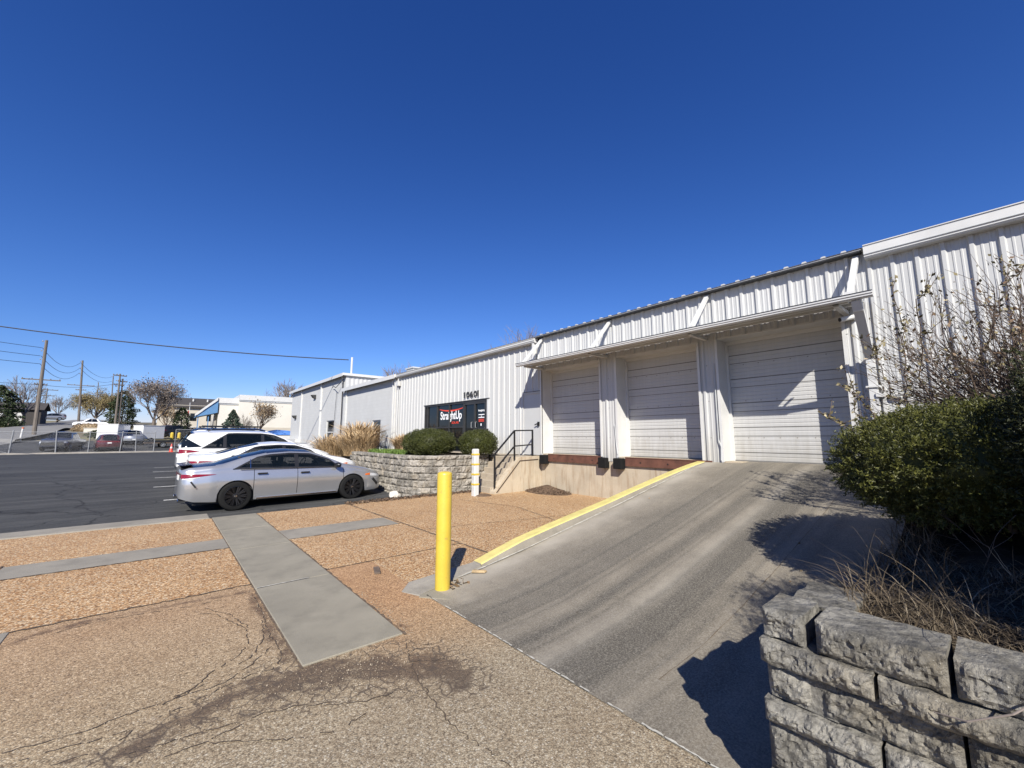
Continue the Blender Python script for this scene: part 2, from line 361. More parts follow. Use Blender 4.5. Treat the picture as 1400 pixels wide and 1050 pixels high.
def paint(name,c,metal=0.,rough=.3):
    m,nt,p=nm(name); T=NT(nt); co=T.coord(); n=T.noise(co,900,2,.6); d=T.noise(co,2.2,5,.6)
    k=.12 if metal else .02
    c1=T.ramp(n,(.3,scl(c,1-k)),(.7,scl(c,1+k))); T.l(T.mix(T.ramp(d,(.45,0.),(.8,.25)),c1,scl(c,.75)),p.inputs['Base Color'])
    p.inputs['Metallic'].default_value=metal; p.inputs['Roughness'].default_value=rough
    p.inputs['Coat Weight'].default_value=.8; p.inputs['Coat Roughness'].default_value=.05; return m
M['silver']=paint('silver_paint',(.46,.465,.475),.7,.28)
M['car_white']=paint('white_paint',(.64,.64,.63))
M['car_black']=pm('black_paint',(.012,.013,.016),.22,.1,3,spec=.35)
M['maroon']=paint('maroon_paint',(.07,.012,.016),.3,.3)
M['navy']=paint('slate_paint',(.05,.055,.075),.4,.3)
M['pewter']=paint('pewter_paint',(.3,.31,.33),.6,.35)
M['rim']=pm('gloss_black_rim',(.008,.008,.009),.3)
M['chrome']=pm('chrome',(.6,.6,.6),.15,.02,1,metal=1)
M['tail']=pm('tail_lamp',(.17,.008,.012),.12,.25,25,coat=.5)
M['lampwhite']=pm('head_lamp',(.5,.5,.5),.12,.2,20,coat=.5)
M['amber']=pm('amber_lens',(.6,.13,.02),.2)
M['plate']=pm('plate',(.65,.65,.63),.4)
M['plastic']=pm('black_plastic',(.02,.02,.021),.6)

# ------------------------------------------------------------------ terrain
LYK=([-300,11.3,12,14.5,16.5,19,24,53.7,56],[-.12,-.12,-.1,.0,.08,.16,.24,.23,.23])
def lot(Y): return np.interp(Y,*LYK)
def terr(X,Y):
    Y=np.asarray(Y,float)
    z=np.where(Y<56,lot(Y),.23+.05*(np.minimum(Y,185)-56)); return z
def tz(x,y): return float(terr(x,y))
gx=np.concatenate([[-900,-500,-250,-120],np.linspace(-70,70,36),[120,250,500,900]])
gy=np.concatenate([[-500,-200,-80,-30,0,11.3,12,19,30,40,53.7,56],np.linspace(62,200,40),[240,300,450,700,1200]])
def tnoise(X,Y):
    z=terr(X,Y)-.05
    b=np.clip((Y-72)/30,0,1); return z+b*.35*np.sin(X*.21+1)*np.sin(Y*.17)
struct(grid_obj('ground',gx,gy,tnoise,M['ground']))
ay=np.unique(np.concatenate([np.linspace(10.64,20,20),np.linspace(20,56,19),np.linspace(56,76,12)]))
struct(grid_obj('parking_lot',np.linspace(-75,9.3,30),ay,lambda X,Y: terr(X,Y)+.0*X,M['asphalt']))
# street climbing the hill on the left
near=[(-30,40),(-12.96,67.7),(-12.6,74.2),(-12.6,86.4),(-12.9,104.5),(-13.3,134),(-14,185)]
far=[(-46,40),(-26,75),(-22.3,92),(-21.1,108.9),(-20.7,120.4),(-21,140.7),(-21.5,185)]
b=MB()
for k in range(6):
    for t in range(6):
        pa=[]
        for (p,q,tt) in ((near,near,t/6),(near,near,(t+1)/6),(far,far,(t+1)/6),(far,far,t/6)):
            x=p[k][0]*(1-tt)+p[k+1][0]*tt; y=p[k][1]*(1-tt)+p[k+1][1]*tt; pa.append((x,y,max(tz(x,y),float(tnoise(np.array(x),np.array(y))))+.35*(y>72)+.03))
        b.quad(*pa)
struct(b.build('street',M['street']))
# painted stall lines
b=MB()
for Y0,x0,x1 in ((14.45,.15,4.6),(17.25,-.1,4.8),(20.1,-.1,4.8),(22.9,-.2,5),(25.7,-.2,5)):
    for s in range(8):
        a=x0+(x1-x0)*s/8; c=x0+(x1-x0)*(s+1)/8
        b.quad((a,Y0-.05,tz(a,Y0-.05)+.005),(c,Y0-.05,tz(c,Y0-.05)+.005),(c,Y0+.05,tz(c,Y0+.05)+.005),(a,Y0+.05,tz(a,Y0+.05)+.005))
struct(b.build('parking_line',M['line']))
# patched concrete strip under the fence
struct(grid_obj('fence_strip',np.linspace(-60,3,60),[53.1,53.4,54.0,54.3],lambda X,Y:lot(Y)+np.where((Y>53.2)&(Y<54.2),.1+.02*np.sin(X*3),0.),M['curb_side']))

# ------------------------------------------------------------------ pavements
STAIN=[(.17,.85,[(0.0,3.16),(.19,3.22),(.43,3.34),(.63,3.42),(.8,3.3)]),(.3,1.,[(.75,3.33),(1.04,3.2),(1.34,3.07),(1.62,2.85)]),
       (.22,.95,[(.8,3.24),(1.04,3.22),(1.34,3.07),(1.62,2.79),(1.7,2.6)]),
       (.09,.7,[(-.85,5.3),(-.61,5.45),(-.15,5.49),(.33,5.45),(.87,5.4)]),
       (.12,.7,[(.88,5.28),(.84,4.13),(.88,3.56)]),(.1,.6,[(-.3,3.27),(0,3.2)]),(.1,.5,[(1.7,3.3),(1.75,3.6)])]
def pld(X,Y,pl):
    d=np.full(X.shape,9.)
    for (x0,y0),(x1,y1) in zip(pl[:-1],pl[1:]):
        dx,dy=x1-x0,y1-y0; t=np.clip(((X-x0)*dx+(Y-y0)*dy)/(dx*dx+dy*dy),0,1)
        d=np.minimum(d,np.hypot(X-x0-t*dx,Y-y0-t*dy))
    return d
def stain(X,Y):
    s=np.zeros(X.shape)
    for w,a,pl in STAIN: s=np.maximum(s,a*np.exp(-(pld(X,Y,pl)/w)**2*1.6))
    return s
def allig(X,Y):
    s=np.zeros(X.shape)
    for w,a,pl in STAIN[:3]: s=np.maximum(s,a*np.exp(-(pld(X,Y,pl)/(w*1.5))**2))
    return s
def warm(X,Y): return np.clip((Y-2.6)/1.6,0,1)*np.clip((X-1.2)/.4,0,1)+.55*np.clip((Y-3.2)/2.,0,1)*(X<1.3)
px=np.unique(np.round(np.concatenate([np.linspace(-60,-4,15),np.arange(-4,2.28,.03),[2.28]]),4))
py=np.unique(np.round(np.concatenate([[-60,-30,-12,-5,-2],np.arange(-.6,5.63,.03),[5.63]]),4))
struct(grid_obj('pavement',px,py,lambda X,Y:-.004*(X<.3)*0+0*X,M['agg_pale'],{'stain':stain,'alligator':allig,'warm':warm,'grey':lambda X,Y:np.clip((3.3-Y)/.9,0,1)}))
b=MB()
b.box(-60,.905,5.63,10.63,-.25,0); b.box(.905,1.70,5.63,10.66,-.25,-.004); b.box(1.70,9.42,5.63,10.70,-.25,0.)
b.quad((2.28,4.3,0),(9.42,4.3,0),(9.42,5.63,0),(2.28,5.63,0))
struct(b.build('aggregate_paving',M['agg_orange']))
b=MB(); ys=[3.42,5.42,7.42,9.05,10.66]
for a,c in zip(ys[:-1],ys[1:]): b.bbox(.91,1.69,a+.006,c-.006,-.1,.012,.006)
struct(b.build('sidewalk',M['walk']))
b=MB()
b.bbox(-1.42,.9,7.66,8.38,-.1,.006,.004); b.bbox(-9,-1.45,7.66,8.38,-.1,.006,.004); b.bbox(1.70,3.62,7.65,8.43,-.1,.006,.004)
b.bbox(-9,-.86,5.1,5.62,-.1,.006,.004)
b.bbox(-2.2,.88,10.62,11.24,-.3,.02,.02); b.bbox(-60,-2.23,10.62,11.24,-.3,.02,.02)
struct(b.build('concrete_band',M['band']))
# joints and cracks: thin strips of dirt lying in the paving
def strip(b,pl,w,z=.0045,seg=.05,jit=.012,gap=0):
    pts=[]
    for (x0,y0),(x1,y1) in zip(pl[:-1],pl[1:]):
        n=max(1,int(math.hypot(x1-x0,y1-y0)/seg))
        pts+=[(x0+(x1-x0)*i/n,y0+(y1-y0)*i/n) for i in range(n)]
    pts.append(pl[-1]); P=[]
    for i,(x,y) in enumerate(pts):
        k=jit if 0<i<len(pts)-1 else 0
        P.append(Vector((x+random.uniform(-k,k),y+random.uniform(-k,k),0)))
    vs=[]
    for i,p in enumerate(P):
        t=(P[min(i+1,len(P)-1)]-P[max(i-1,0)]).normalized(); nrm=Vector((-t.y,t.x,0)); ww=w*random.uniform(.35,1.3)*.5
        vs+=[(p+nrm*ww)[:2]+(z,),(p-nrm*ww)[:2]+(z,)]
    b.add(vs,[(2*i,2*i+1,2*i+3,2*i+2) for i in range(len(P)-1) if random.random()>=gap])
CR=[[(-0.3,3.27),(-0.07,3.26),(0.03,3.38),(0.23,3.42),(0.41,3.49),(0.6,3.55),(0.74,3.53)],
 [(0.34,2.97),(0.48,3.0),(0.6,3.03),(0.75,2.98),(0.94,2.87)],[(0.0,3.12),(0.14,3.1),(0.32,3.07),(0.48,3.03)],
 [(0.1,3.52),(0.26,3.58),(0.4,3.77),(0.55,3.89),(0.67,4.08),(0.7,4.46),(0.61,4.85),(0.45,5.16)],
 [(0.53,3.75),(0.65,3.83),(0.78,4.11),(0.82,4.51)],[(-0.51,3.55),(-0.36,3.53),(-0.2,3.51),(-0.04,3.54),(0.14,3.56),(0.35,3.62)],
 [(0.74,3.53),(0.81,3.64),(0.84,3.82),(0.82,4.14),(0.86,4.64),(0.87,5.19)],
 [(0.14,2.97),(0.31,2.96),(0.51,2.82),(0.66,2.7),(0.89,2.59),(1.07,2.63)],[(0.2,3.55),(0.44,3.55),(0.64,3.71),(0.8,3.91)],
 [(-0.59,5.34),(-0.32,5.43),(-0.02,5.38),(0.32,5.31),(0.6,5.31)],[(0.4,5.03),(0.52,4.92),(0.62,4.6),(0.69,4.4)],
 [(1.64,3.26),(1.54,3.0),(1.48,2.76),(1.44,2.47),(1.41,2.22)],[(-0.43,3.42),(-0.29,3.41),(-0.14,3.37),(-0.02,3.36)],
 [(1.41,2.22),(1.43,2.06),(1.48,1.76),(1.5,1.4)],[(1.54,3.0),(1.66,2.9),(1.78,2.86)],[(1.58,3.1),(1.7,3.16),(1.83,3.1)],[(.9,2.87),(1.1,2.75),(1.3,2.7)]]
b=MB()
for c in CR: strip(b,c,.008,seg=.028,jit=.011,gap=.16)
strip(b,[(-.9,5.62),(.905,5.63)],.03,jit=.02); strip(b,[(-1.43,7.6),(-1.44,8.45)],.03,.0095); strip(b,[(-2.21,10.3),(-2.2,10.62)],.05,.0095)
struct(b.build('pavement_crack',M['crack']))
b=MB()
strip(b,[(3.66,10.66),(3.68,8.0),(3.72,4.55)],.04,jit=.006); strip(b,[(1.70,5.63),(3.7,5.64)],.03,jit=.006)
strip(b,[(.905,10.6),(.9,3.4)],.022,jit=.004); strip(b,[(1.695,10.66),(1.70,3.4)],.03,jit=.01)
strip(b,[(.91,7.65),(-1.4,7.66)],.02,.0095,jit=.005); strip(b,[(3.64,7.64),(1.7,7.64)],.015,.0095,jit=.004)
strip(b,[(5.9,5.0),(6.6,7.6),(6.2,9.5)],.02); strip(b,[(3.7,6.9),(5,6.6),(7.2,6.0),(9.2,5.8)],.015)
struct(b.build('paving_joint',M['joint']))
b=MB(); strip(b,[(.92,5.42),(1.45,5.42)],.02,.0165,jit=.004); 

for y0 in np.arange(.2,4.1,.13):
    if random.random()<.8: strip(b,[(2.255,y0),(2.255,y0+random.uniform(.06,.15))],.014,.012,seg=.02,jit=.004)
struct(b.build('joint_caulk',M['caulk']))

# ramp up to the third dock door
RX=[-9,2.25,2.6,3.23,3.98,5.13,6.08,7.3,8.6,9.4,9.9]; RZ=[.004,.004,.012,.05,.16,.36,.525,.75,1.0,1.11,1.13]
def rz(X): return np.interp(X,RX,RZ)
def track(X,Y):
    q=0
    for y0,w,a in ((3.55,.16,.42),(2.68,.13,.85),(2.1,.26,1.),(1.42,.14,.45),(3.2,.2,.7),(1.75,.04,.4),(2.3,.03,.5),(2.95,.025,.5),(1.95,.025,.5),(2.52,.02,.4),(3.35,.03,.4),(3.05,.02,.4),(1.58,.02,.4)): q=q+a*np.exp(-((Y-y0)/w)**2)
    return q*np.clip(1.1-.05*np.abs(X-4),.35,1)
def lite(X,Y): return np.exp(-((Y-4.2)/.22)**2)*.9+.45*np.exp(-((Y-2.35)/.1)**2)+.35*np.exp(-((X-2.5)/.1)**2)*(Y>3.6)
struct(grid_obj('ramp',np.concatenate([np.arange(2.25,9.4,.08),[9.4,9.9]]),np.arange(.55,4.36,.03),lambda X,Y:rz(X)+.006*np.sin(X*2.1)*np.sin(Y*2.7)*(X>2.4),M['ramp'],{'track':track,'lite':lite}))
b=MB()
cx=[3.17,3.5,3.88,4.4,4.91,5.81,6.5,7.28,8.1,8.85,9.42]; cz=[.085,.17,.26,.35,.43,.57,.69,.82,.95,1.055,1.12]
for i in range(len(cx)-1):
    x0,x1,z0,z1=cx[i],cx[i+1],cz[i],cz[i+1]
    b.mi=0; b.quad((x0,4.345,z0-.012),(x1,4.345,z1-.012),(x1,4.36,z1),(x0,4.36,z0)); b.quad((x0,4.36,z0),(x1,4.36,z1),(x1,4.515,z1),(x0,4.515,z0))
    b.mi=1; b.quad((x0,4.345,float(rz(x0))-.02),(x1,4.345,float(rz(x1))-.02),(x1,4.345,z1-.012),(x0,4.345,z0-.012)); b.quad((x1,4.515,-.1),(x0,4.515,-.1),(x0,4.515,z0),(x1,4.515,z1))
b.mi=1
b.add([(2.2,4.10,.012),(2.2,4.36,.014),(3.17,4.36,.06),(3.17,4.345,.03),(2.3,4.515,.014),(3.17,4.515,.07),(3.17,4.36,.085),(3.17,4.515,.085),(2.1,4.33,.0),(2.2,4.07,.0),(2.3,4.56,0),(3.17,4.53,0)],
  [(0,3,2,1),(1,2,5,4),(8,9,0,1),(8,1,4,10),(10,4,5,11),(3,6,2),(2,6,7,5)])
chipped(M['curb_yellow'],(.36,.33,.27)); struct(b.build('ramp_curb',[M['curb_yellow'],M['curb_side']]))
b=MB(); vs=[]; n=60
for i in range(n+1):
    x=2.7+i*(9.3-2.7)/n; w=random.uniform(.006,.02); y=4.31-.1*max(0,(3.3-x)); z=float(rz(x))+.011
    vs+=[(x,y-w,z),(x,y+w,z)]
b.add(vs,[(2*i,2*i+1,2*i+3,2*i+2) for i in range(n)]); struct(b.build('curb_joint_sealant',M['caulk']))
b=MB()
def rstrip(pl,w):
    vs=[]
    for k in range(len(pl)-1):
        (x0,y0),(x1,y1)=pl[k],pl[k+1]
        for q in range(30):
            t=q/30; x=x0+(x1-x0)*t; y=y0+(y1-y0)*t+random.uniform(-.004,.004); ww=w*random.uniform(.4,1.2); z=float(rz(x))+.006*math.sin(x*2.1)*math.sin(y*2.7)*(x>2.4)+.006; vs+=[(x,y-ww/2,z),(x,y+ww/2,z)]
    b.add(vs,[(2*i,2*i+1,2*i+3,2*i+2) for i in range(len(vs)//2-1)])
rstrip([(2.7,1.655),(5.,1.6),(9.3,1.63)],.005); rstrip([(5.6,.9),(5.62,2.),(5.6,4.2)],.004) if False else None
struct(b.build('ramp_joint',M['joint']))

# ------------------------------------------------------------------ metal warehouse
FX=9.4
def corr(b,y0,y1,z0,z1,x=FX,rib=.035,minor=.007,z0b=None,z1b=None):
    """ribbed steel sheet facing -X"""
    P=.3048; pts=[]
    k=math.floor(y0/P)-1
    while k*P<y1+P:
        o=k*P
        pts+=[(o-.045,0),(o-.022,rib),(o+.022,rib),(o+.045,0),(o+.09,0),(o+.1,minor),(o+.12,minor),(o+.13,0),(o+.18,0),(o+.19,minor),(o+.21,minor),(o+.22,0)]
        k+=1
    def at(y):
        for (a,c),(d,e) in zip(pts[:-1],pts[1:]):
            if a<=y<=d: return c+(e-c)*(y-a)/(d-a+1e-9)
        return 0
    L=[(y0,at(y0))]+[p for p in pts if y0+1e-4<p[0]<y1-1e-4]+[(y1,at(y1))]
    vs=[]
    for y,h in L: vs+=[(x-h,y,z0),(x-h,y,z1)]
    b.add(vs,[(2*i,2*i+1,2*i+3,2*i+2) for i in range(len(L)-1)])
W=thing('warehouse','long low white ribbed metal warehouse with three dock doors and black storefront','building',(FX,7,0))
def wb(b,name,mats,par=None,**k):
    o=b.build(name,mats,None,**k)
    if par is None: o.parent=W; o.matrix_parent_inverse=W.matrix_basis.inverted()
    else: o.parent=par
    return o
W.matrix_basis; bpy.context.view_layer.update()
b=MB()
SZ0=.97
# entrance wall round the storefront and the steel door
corr(b,17.48,20.5,SZ0,4.82); corr(b,12.58,17.48,3.12,4.82); corr(b,10.55,12.58,SZ0,4.82); corr(b,9.62,10.55,3.16,4.82)
wb(b,'entrance_wall',M['siding'])
b=MB()
corr(b,1.69,9.62,3.86,5.0)
for y0,y1 in ((9.3,9.62),(6.654,7.235),(3.934,4.398)):pass
corr(b,6.66,7.23,1.0,3.86); corr(b,3.94,4.39,1.0,3.86)
wb(b,'dock_wall',M['siding'])
b=MB(); corr(b,-9,1.685,-.3,5.0); wb(b,'side_wall',M['siding'])
b=MB()  # flashings, jambs and headers
for y0,y1,s in ((9.6,9.62,1),):
    pass
DOORS=[(7.235,9.60),(4.398,6.654),(1.69,3.934)]
for y0,y1 in DOORS:
    for p,(q,h) in ((y1,(0,.012)),(y0,(-.012,0))):
        b=MB(); b.box(FX-.012,9.9,p+q,p+h,1.13,3.845); c=(p-.004,p+.05) if p==y1 else (p-.05,p+.004); b.box(FX-.04,FX-.012,c[0],c[1],1.12,3.845); wb(b,'door_jamb',M['white_trim'])
    b=MB(); b.box(FX-.008,9.9,y0-.01,y1+.01,3.845,3.88); b.box(9.83,9.9,y0,y1,3.77,3.845); wb(b,'door_header',M['white_trim'])
b=MB()
for q in ((FX-.03,FX+.02,9.6,9.66,.98,4.0),(FX-.05,FX+.03,20.5,20.62,.9,4.85),(FX-.03,FX+.0,17.478,17.53,SZ0,3.11),(FX-.03,FX,12.53,12.58,SZ0,3.11)):
    b=MB(); b.box(*q); wb(b,'corner_trim',M['white_trim'])
b=MB(); b.box(FX-.045,FX+.03,12.45,17.58,3.115,3.15); wb(b,'storefront_header',M['lamp_dark'])
# roof, fascia gutters
b=MB()
b.add([(9.2,-9,5.0),(9.2,1.25,5.0),(40,1.25,5.6),(40,-9,5.6)],[(0,1,2,3)])
b.add([(9.2,1.25,4.995),(9.2,9.75,4.995),(40,9.75,5.6),(40,1.25,5.6)],[(0,1,2,3)])
b.add([(9.2,9.75,4.98),(9.2,20.6,4.98),(40,20.6,5.6),(40,9.75,5.6)],[(0,1,2,3)])
b.box(39.9,40,-9,20.6,-.2,5.6); b.box(9.45,40,-9.02,-9,-.2,5); b.box(9.45,40,20.5,20.62,-.2,5.02)
b.add([(9.45,20.62,5.0),(40,20.62,5.0),(40,20.62,5.6)],[(0,1,2)]); b.add([(9.45,-9.02,5.0),(40,-9.02,5.0),(40,-9.02,5.6)],[(2,1,0)])
wb(b,'roof',M['white_trim'])
b=MB(); P=.3048; k=5
# ribbed roof edge over the docks: small rib ends show against the sky
vs=[]; y=1.28
L=[]
kk=4
while kk*P<9.75:
    o=kk*P; L+=[(o-.05,0),(o-.03,.045),(o+.03,.045),(o+.05,0)]; kk+=1
L=[(1.28,0)]+[p for p in L if 1.3<p[0]<9.7]+[(9.72,0)]
for yy,h in L: vs+=[(9.22,yy,4.985+h),(9.8,yy,5.0+h),(9.22,yy,4.965)]
fs=[]
for i in range(len(L)-1): fs+=[(3*i,3*i+3,3*i+4,3*i+1),(3*i+2,3*i+5,3*i+3,3*i)]
b.add(vs,fs); wb(b,'roof_edge',M['siding'])
b=MB(); b.box(9.225,9.39,1.3,9.7,4.94,4.962); wb(b,'eave_trim',M['lamp_dark'])
def gutter(y0,y1,z0,z1,nm_='gutter'):
    b=MB(); pr=[(9.4,z0),(9.24,z0),(9.215,z0+.03),(9.215,z0+.05),(9.2,z0+.065),(9.2,z1-.02),(9.185,z1-.015),(9.185,z1),(9.4,z1)]
    n=len(pr); vs=[(x,y0,z) for x,z in pr]+[(x,y1,z) for x,z in pr]
    b.add(vs,[(i,i+1,n+i+1,n+i) for i in range(n-1)]+[tuple(range(n-1,-1,-1)),tuple(range(n,2*n))])
    o=wb(b,nm_,M['white_trim'])
    b=MB(); b.box(9.197,9.2,y0,y1,z0+.067,z0+.077); b.build('gutter_lip',M['grey_trim'],o); return o
gutter(9.76,20.62,4.80,4.95); gutter(-9,1.25,4.79,5.03)
# canopy over the docks
cn=MB(); C0,C1=1.33,9.70
def cz_(x): return 3.92+(x-8.4)*.1
cn.add([(8.42,C0,3.94),(8.42,C1,3.94),(FX-.04,C1,4.05),(FX-.04,C0,4.05),(8.42,C0,3.925),(8.42,C1,3.925),(FX-.04,C1,4.03),(FX-.04,C0,4.03)],
       [(0,3,2,1),(4,5,6,7),(0,1,5,4),(1,2,6,5),(3,0,4,7)])
vs=[];L=[];kk=4
while kk*P<9.75:
    o=kk*P; L+=[(o-.05,0),(o-.03,.035),(o+.03,.035),(o+.05,0)]; kk+=1
L=[(C0,0)]+[p for p in L if C0<p[0]<C1]+[(C1,0)]
vs=[]
for yy,h in L: vs+=[(8.43,yy,3.945+h),(FX-.04,yy,4.055+h)]
cn.add(vs,[(2*i,2*i+2,2*i+3,2*i+1) for i in range(len(L)-1)])
can=wb(cn,'dock_canopy',M['siding'])
b=MB(); b.box(8.98,9.04,C0+.1,C1-.1,3.925,3.98); b.build('soffit_purlin',M['white_trim'],can)
b=MB(); b.box(8.60,8.66,C0+.1,C1-.1,3.89,3.94)
kk=4
while kk*P<9.6:
    b.box(8.47,8.6,kk*P-.025,kk*P+.025,3.922,3.934); kk+=1
b.build('soffit_purlin',M['white_trim'],can)
b=MB(); vs=[]
for yy,h in L: vs+=[(8.424,yy,3.944),(8.424,yy,3.953+h*.8)]
b.add(vs,[(2*i,2*i+2,2*i+3,2*i+1) for i in range(len(L)-1)]); b.build('rib_closure',M['lamp_dark'],can)
C0=1.08
b=MB(); pr=[(8.43,3.865),(8.37,3.865),(8.345,3.885),(8.345,3.905),(8.33,3.92),(8.33,3.95),(8.43,3.955)]
n=len(pr); b.add([(x,C0,z) for x,z in pr]+[(x,C1,z) for x,z in pr],[(i,i+1,n+i+1,n+i) for i in range(n-1)]+[tuple(range(n-1,-1,-1)),tuple(range(n,2*n))])
b.build('canopy_gutter',M['white_trim'],can)
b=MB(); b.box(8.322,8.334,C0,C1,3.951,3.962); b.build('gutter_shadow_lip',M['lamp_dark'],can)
for yb in (9.52,6.80,4.07,1.38):
    b=MB(); b.bar((8.5,yb,3.99),(9.36,yb,4.9),.09,.06); b.box(8.42,8.6,yb-.06,yb+.06,3.96,4.03); b.build('canopy_brace',M['white_trim'],can)
for yb in (9.55,6.95,4.17,1.6): 
    b=MB(); b.box(8.6,FX-.03,yb-.04,yb+.04,3.86,3.925); b.build('bracket_arm',M['white_trim'],can)
# downspout at the near end of the canopy
b=MB()
b.bar((8.45,1.30,3.87),(8.55,1.30,3.72),.13,.1); b.bar((8.55,1.3,3.74),(9.27,1.33,3.02),.13,.1); b.bar((9.29,1.33,3.06),(9.29,1.33,.3),.13,.11); b.box(9.2,9.39,1.24,1.42,2.5,2.53); b.box(9.2,9.39,1.24,1.42,1.4,1.43)
wb(b,'downspout',M['white_trim'])
b=MB(); b.bar((9.3,9.86,4.8),(9.3,9.86,4.2),.11,.09); b.bar((9.3,9.86,4.25),(8.75,9.62,3.99),.11,.09); wb(b,'downspout',M['white_trim'])
b=MB(); b.bar((9.33,20.75,4.8),(9.33,20.75,1.),.1,.09); b.tube([(9.3,20.35,4.75),(9.3,20.35,.98)],.025,8); b.box(9.2,9.37,20.2,20.45,4.35,4.6); wb(b,'downspout',[M['white_trim']])
# dock doors
for i,(y0,y1) in enumerate(DOORS):
    b=MB(); x=9.86; z=1.135
    prof=[]
    sec=.548
    for s in range(5):
        zb=z+s*sec
        prof+=[(x,zb+.004),(x,zb+.03)]
        for r in range(6):
            a=zb+.03+r*.083; prof+=[(x,a),(x,a+.055),(x+.006,a+.062),(x+.006,a+.074),(x,a+.081)]
        # the deep mid groove and the joint between sections
        prof+=[(x,zb+sec-.012),(x+.014,zb+sec-.009),(x+.014,zb+sec)]
        prof=[p for p in prof if not (zb+.17<p[1]<zb+.205)]+[(x,zb+.172),(x+.014,zb+.176),(x+.014,zb+.19),(x,zb+.196)]
        prof.sort(key=lambda p:p[1])
    vs=[]
    for a,c in prof: vs+=[(a,y0+.0,c),(a,y1,c)]
    b.add(vs,[(2*j,2*j+2,2*j+3,2*j+1) for j in range(len(prof)-1)])
    d=wb(b,'dock_door',M['door_steel'])
    b=MB()
    for s in range(1,6): b.box(9.866,9.872,y0,y1,z+s*sec-.014,z+s*sec+.004); b.box(9.866,9.872,y0,y1,z+(s-1)*sec+.168,z+(s-1)*sec+.198)
    b.box(9.835,9.86,y0,y1,z-.01,z+.02)
    b.build('door_seam',M['seam'],d)
    for a in (y1-.05,y0):
        b=MB(); b.box(9.80,9.858,a,a+.05,1.13,3.77); b.build('door_track',M['white_trim'],d)
    if i==2: d['label']='dock door at the top of the concrete ramp'
# steel personnel door
b=MB(); b.box(FX+.02,FX+.07,9.66,10.53,1.08,3.12); b.box(FX-.01,FX+.02,10.52,10.56,1.06,3.17); b.box(FX-.01,FX+.02,9.62,9.66,1.06,3.17)
b.box(FX-.02,FX+.03,9.62,10.56,3.115,3.17)
d=wb(b,'personnel_door',M['steel_door'])
b=MB(); b.box(FX-.035,FX+.02,9.74,9.80,2.02,2.16); b.bar((FX-.05,9.77,2.1),(FX-.05,9.9,2.06),.03); b.build('door_handle',M['black'],d)
b=MB(); b.box(FX-.04,FX-.02,9.66,10.52,3.172,3.186); b.build('drip_cap',M['lamp_dark'],d)
# storefront
b=MB()
ys=[17.46,17.25,16.35,15.31,14.2,12.62]; z0,z1=.98,3.11
for y in ys: b.box(FX-.03,FX+.06,y-.03,y+.03,z0,z1)
b.box(FX-.025,FX+.055,12.63,17.44,3.05,3.112); b.box(FX-.025,FX+.055,14.2,17.44,2.05,2.1); b.box(FX-.02,FX+.055,14.2,17.44,.98,1.1)
sf=wb(b,'storefront',M['lamp_dark'])
for a,c in zip(ys[:-2],ys[1:-1]):
    b=MB(); b.box(FX+.03,FX+.04,c+.028,a-.028,1.0,3.06); b.build('window_pane',M['glass'],sf)
gd=MB(); gd.box(FX-.02,FX+.05,14.17,14.11,1.0,3.0); gd.box(FX-.02,FX+.05,13.46,13.36,1.0,3.0); gd.box(FX-.02,FX+.05,12.74,12.66,1.0,3.0); gd.box(FX-.018,FX+.048,12.7,14.15,2.97,3.05); gd.box(FX-.018,FX+.048,12.7,14.15,1.0,1.15)
gd.box(FX-.018,FX+.048,12.7,13.4,1.95,2.0)
gdo=gd.build('entrance_door',M['lamp_dark'],sf)
b=MB(); b.box(FX+.03,FX+.04,12.7,14.14,1.1,3.0); b.build('door_glass',M['glass'],gdo)
for y in (13.56,13.27): b=MB(); b.tube([(FX-.02,y,2.02),(FX-.07,y,2.04),(FX-.07,y,2.24),(FX-.02,y,2.26)],.015,6); b.build('door_handle',M['galv'],gdo)
def text(txt,y,z,h,w,mat,parent,x,name,bold=.0,ext=.004):
    """flat lettering on a wall facing -X; reads from left (larger Y) to right"""
    cu=bpy.data.curves.new('lettering','FONT'); cu.body=txt; cu.size=1; cu.extrude=0; cu.offset=bold
    o=bpy.data.objects.new('lettering',cu); col.objects.link(o); bpy.context.view_layer.update()
    dg=bpy.context.evaluated_depsgraph_get(); me=bpy.data.meshes.new_from_object(o.evaluated_get(dg)); bpy.data.objects.remove(o)
    co=np.array([v.co[:] for v in me.vertices]); mn,mx=co.min(0),co.max(0)
    b=MB(); vs=[]
    for c in co: vs.append((x,y-(c[0]-mn[0])/(mx[0]-mn[0])*w,z+(c[1]-mn[1])/(mx[1]-mn[1])*h))
    fs=[tuple(p.vertices) for p in me.polygons]
    b.add(vs,fs)
    # give the letters a thickness
    n=len(vs); b.add([(a-ext,c,d) for a,c,d in vs],[tuple(reversed(f)) for f in fs])
    ed={}
    for f in fs:
        for i in range(len(f)): 
            e=(f[i],f[(i+1)%len(f)]); 
            ed[e]=1
    rim=[e for e in ed if (e[1],e[0]) not in ed]
    o2=len(b.v); b.add(vs+[(a-ext,c,d) for a,c,d in vs],[(e[0],e[1],e[1]+n,e[0]+n) for e in rim])
    return b.build(name,mat,parent)
text('StraightUp',16.1,2.31,.47,1.70,M['decal_white'],sf,FX+.024,'window_lettering',.012)
text('SOLAR',15.16,2.225,.1,.55,M['decal_red'],sf,FX+.024,'window_lettering',.01)
b=MB(); n=20
top=[];bot=[]
for i in range(n+1):
    t=i/n; y=16.2-1.9*t; z=2.80+.09*(2*t-1)**2-.012*t; th=.012+.02*math.sin(math.pi*t)
    top.append((FX+.024,y,z+th)); bot.append((FX+.024,y,z-th))
b.add(top+bot,[(i,i+1,n+2+i,n+1+i) for i in range(n)]); b.build('window_arc',M['decal_red'],sf)
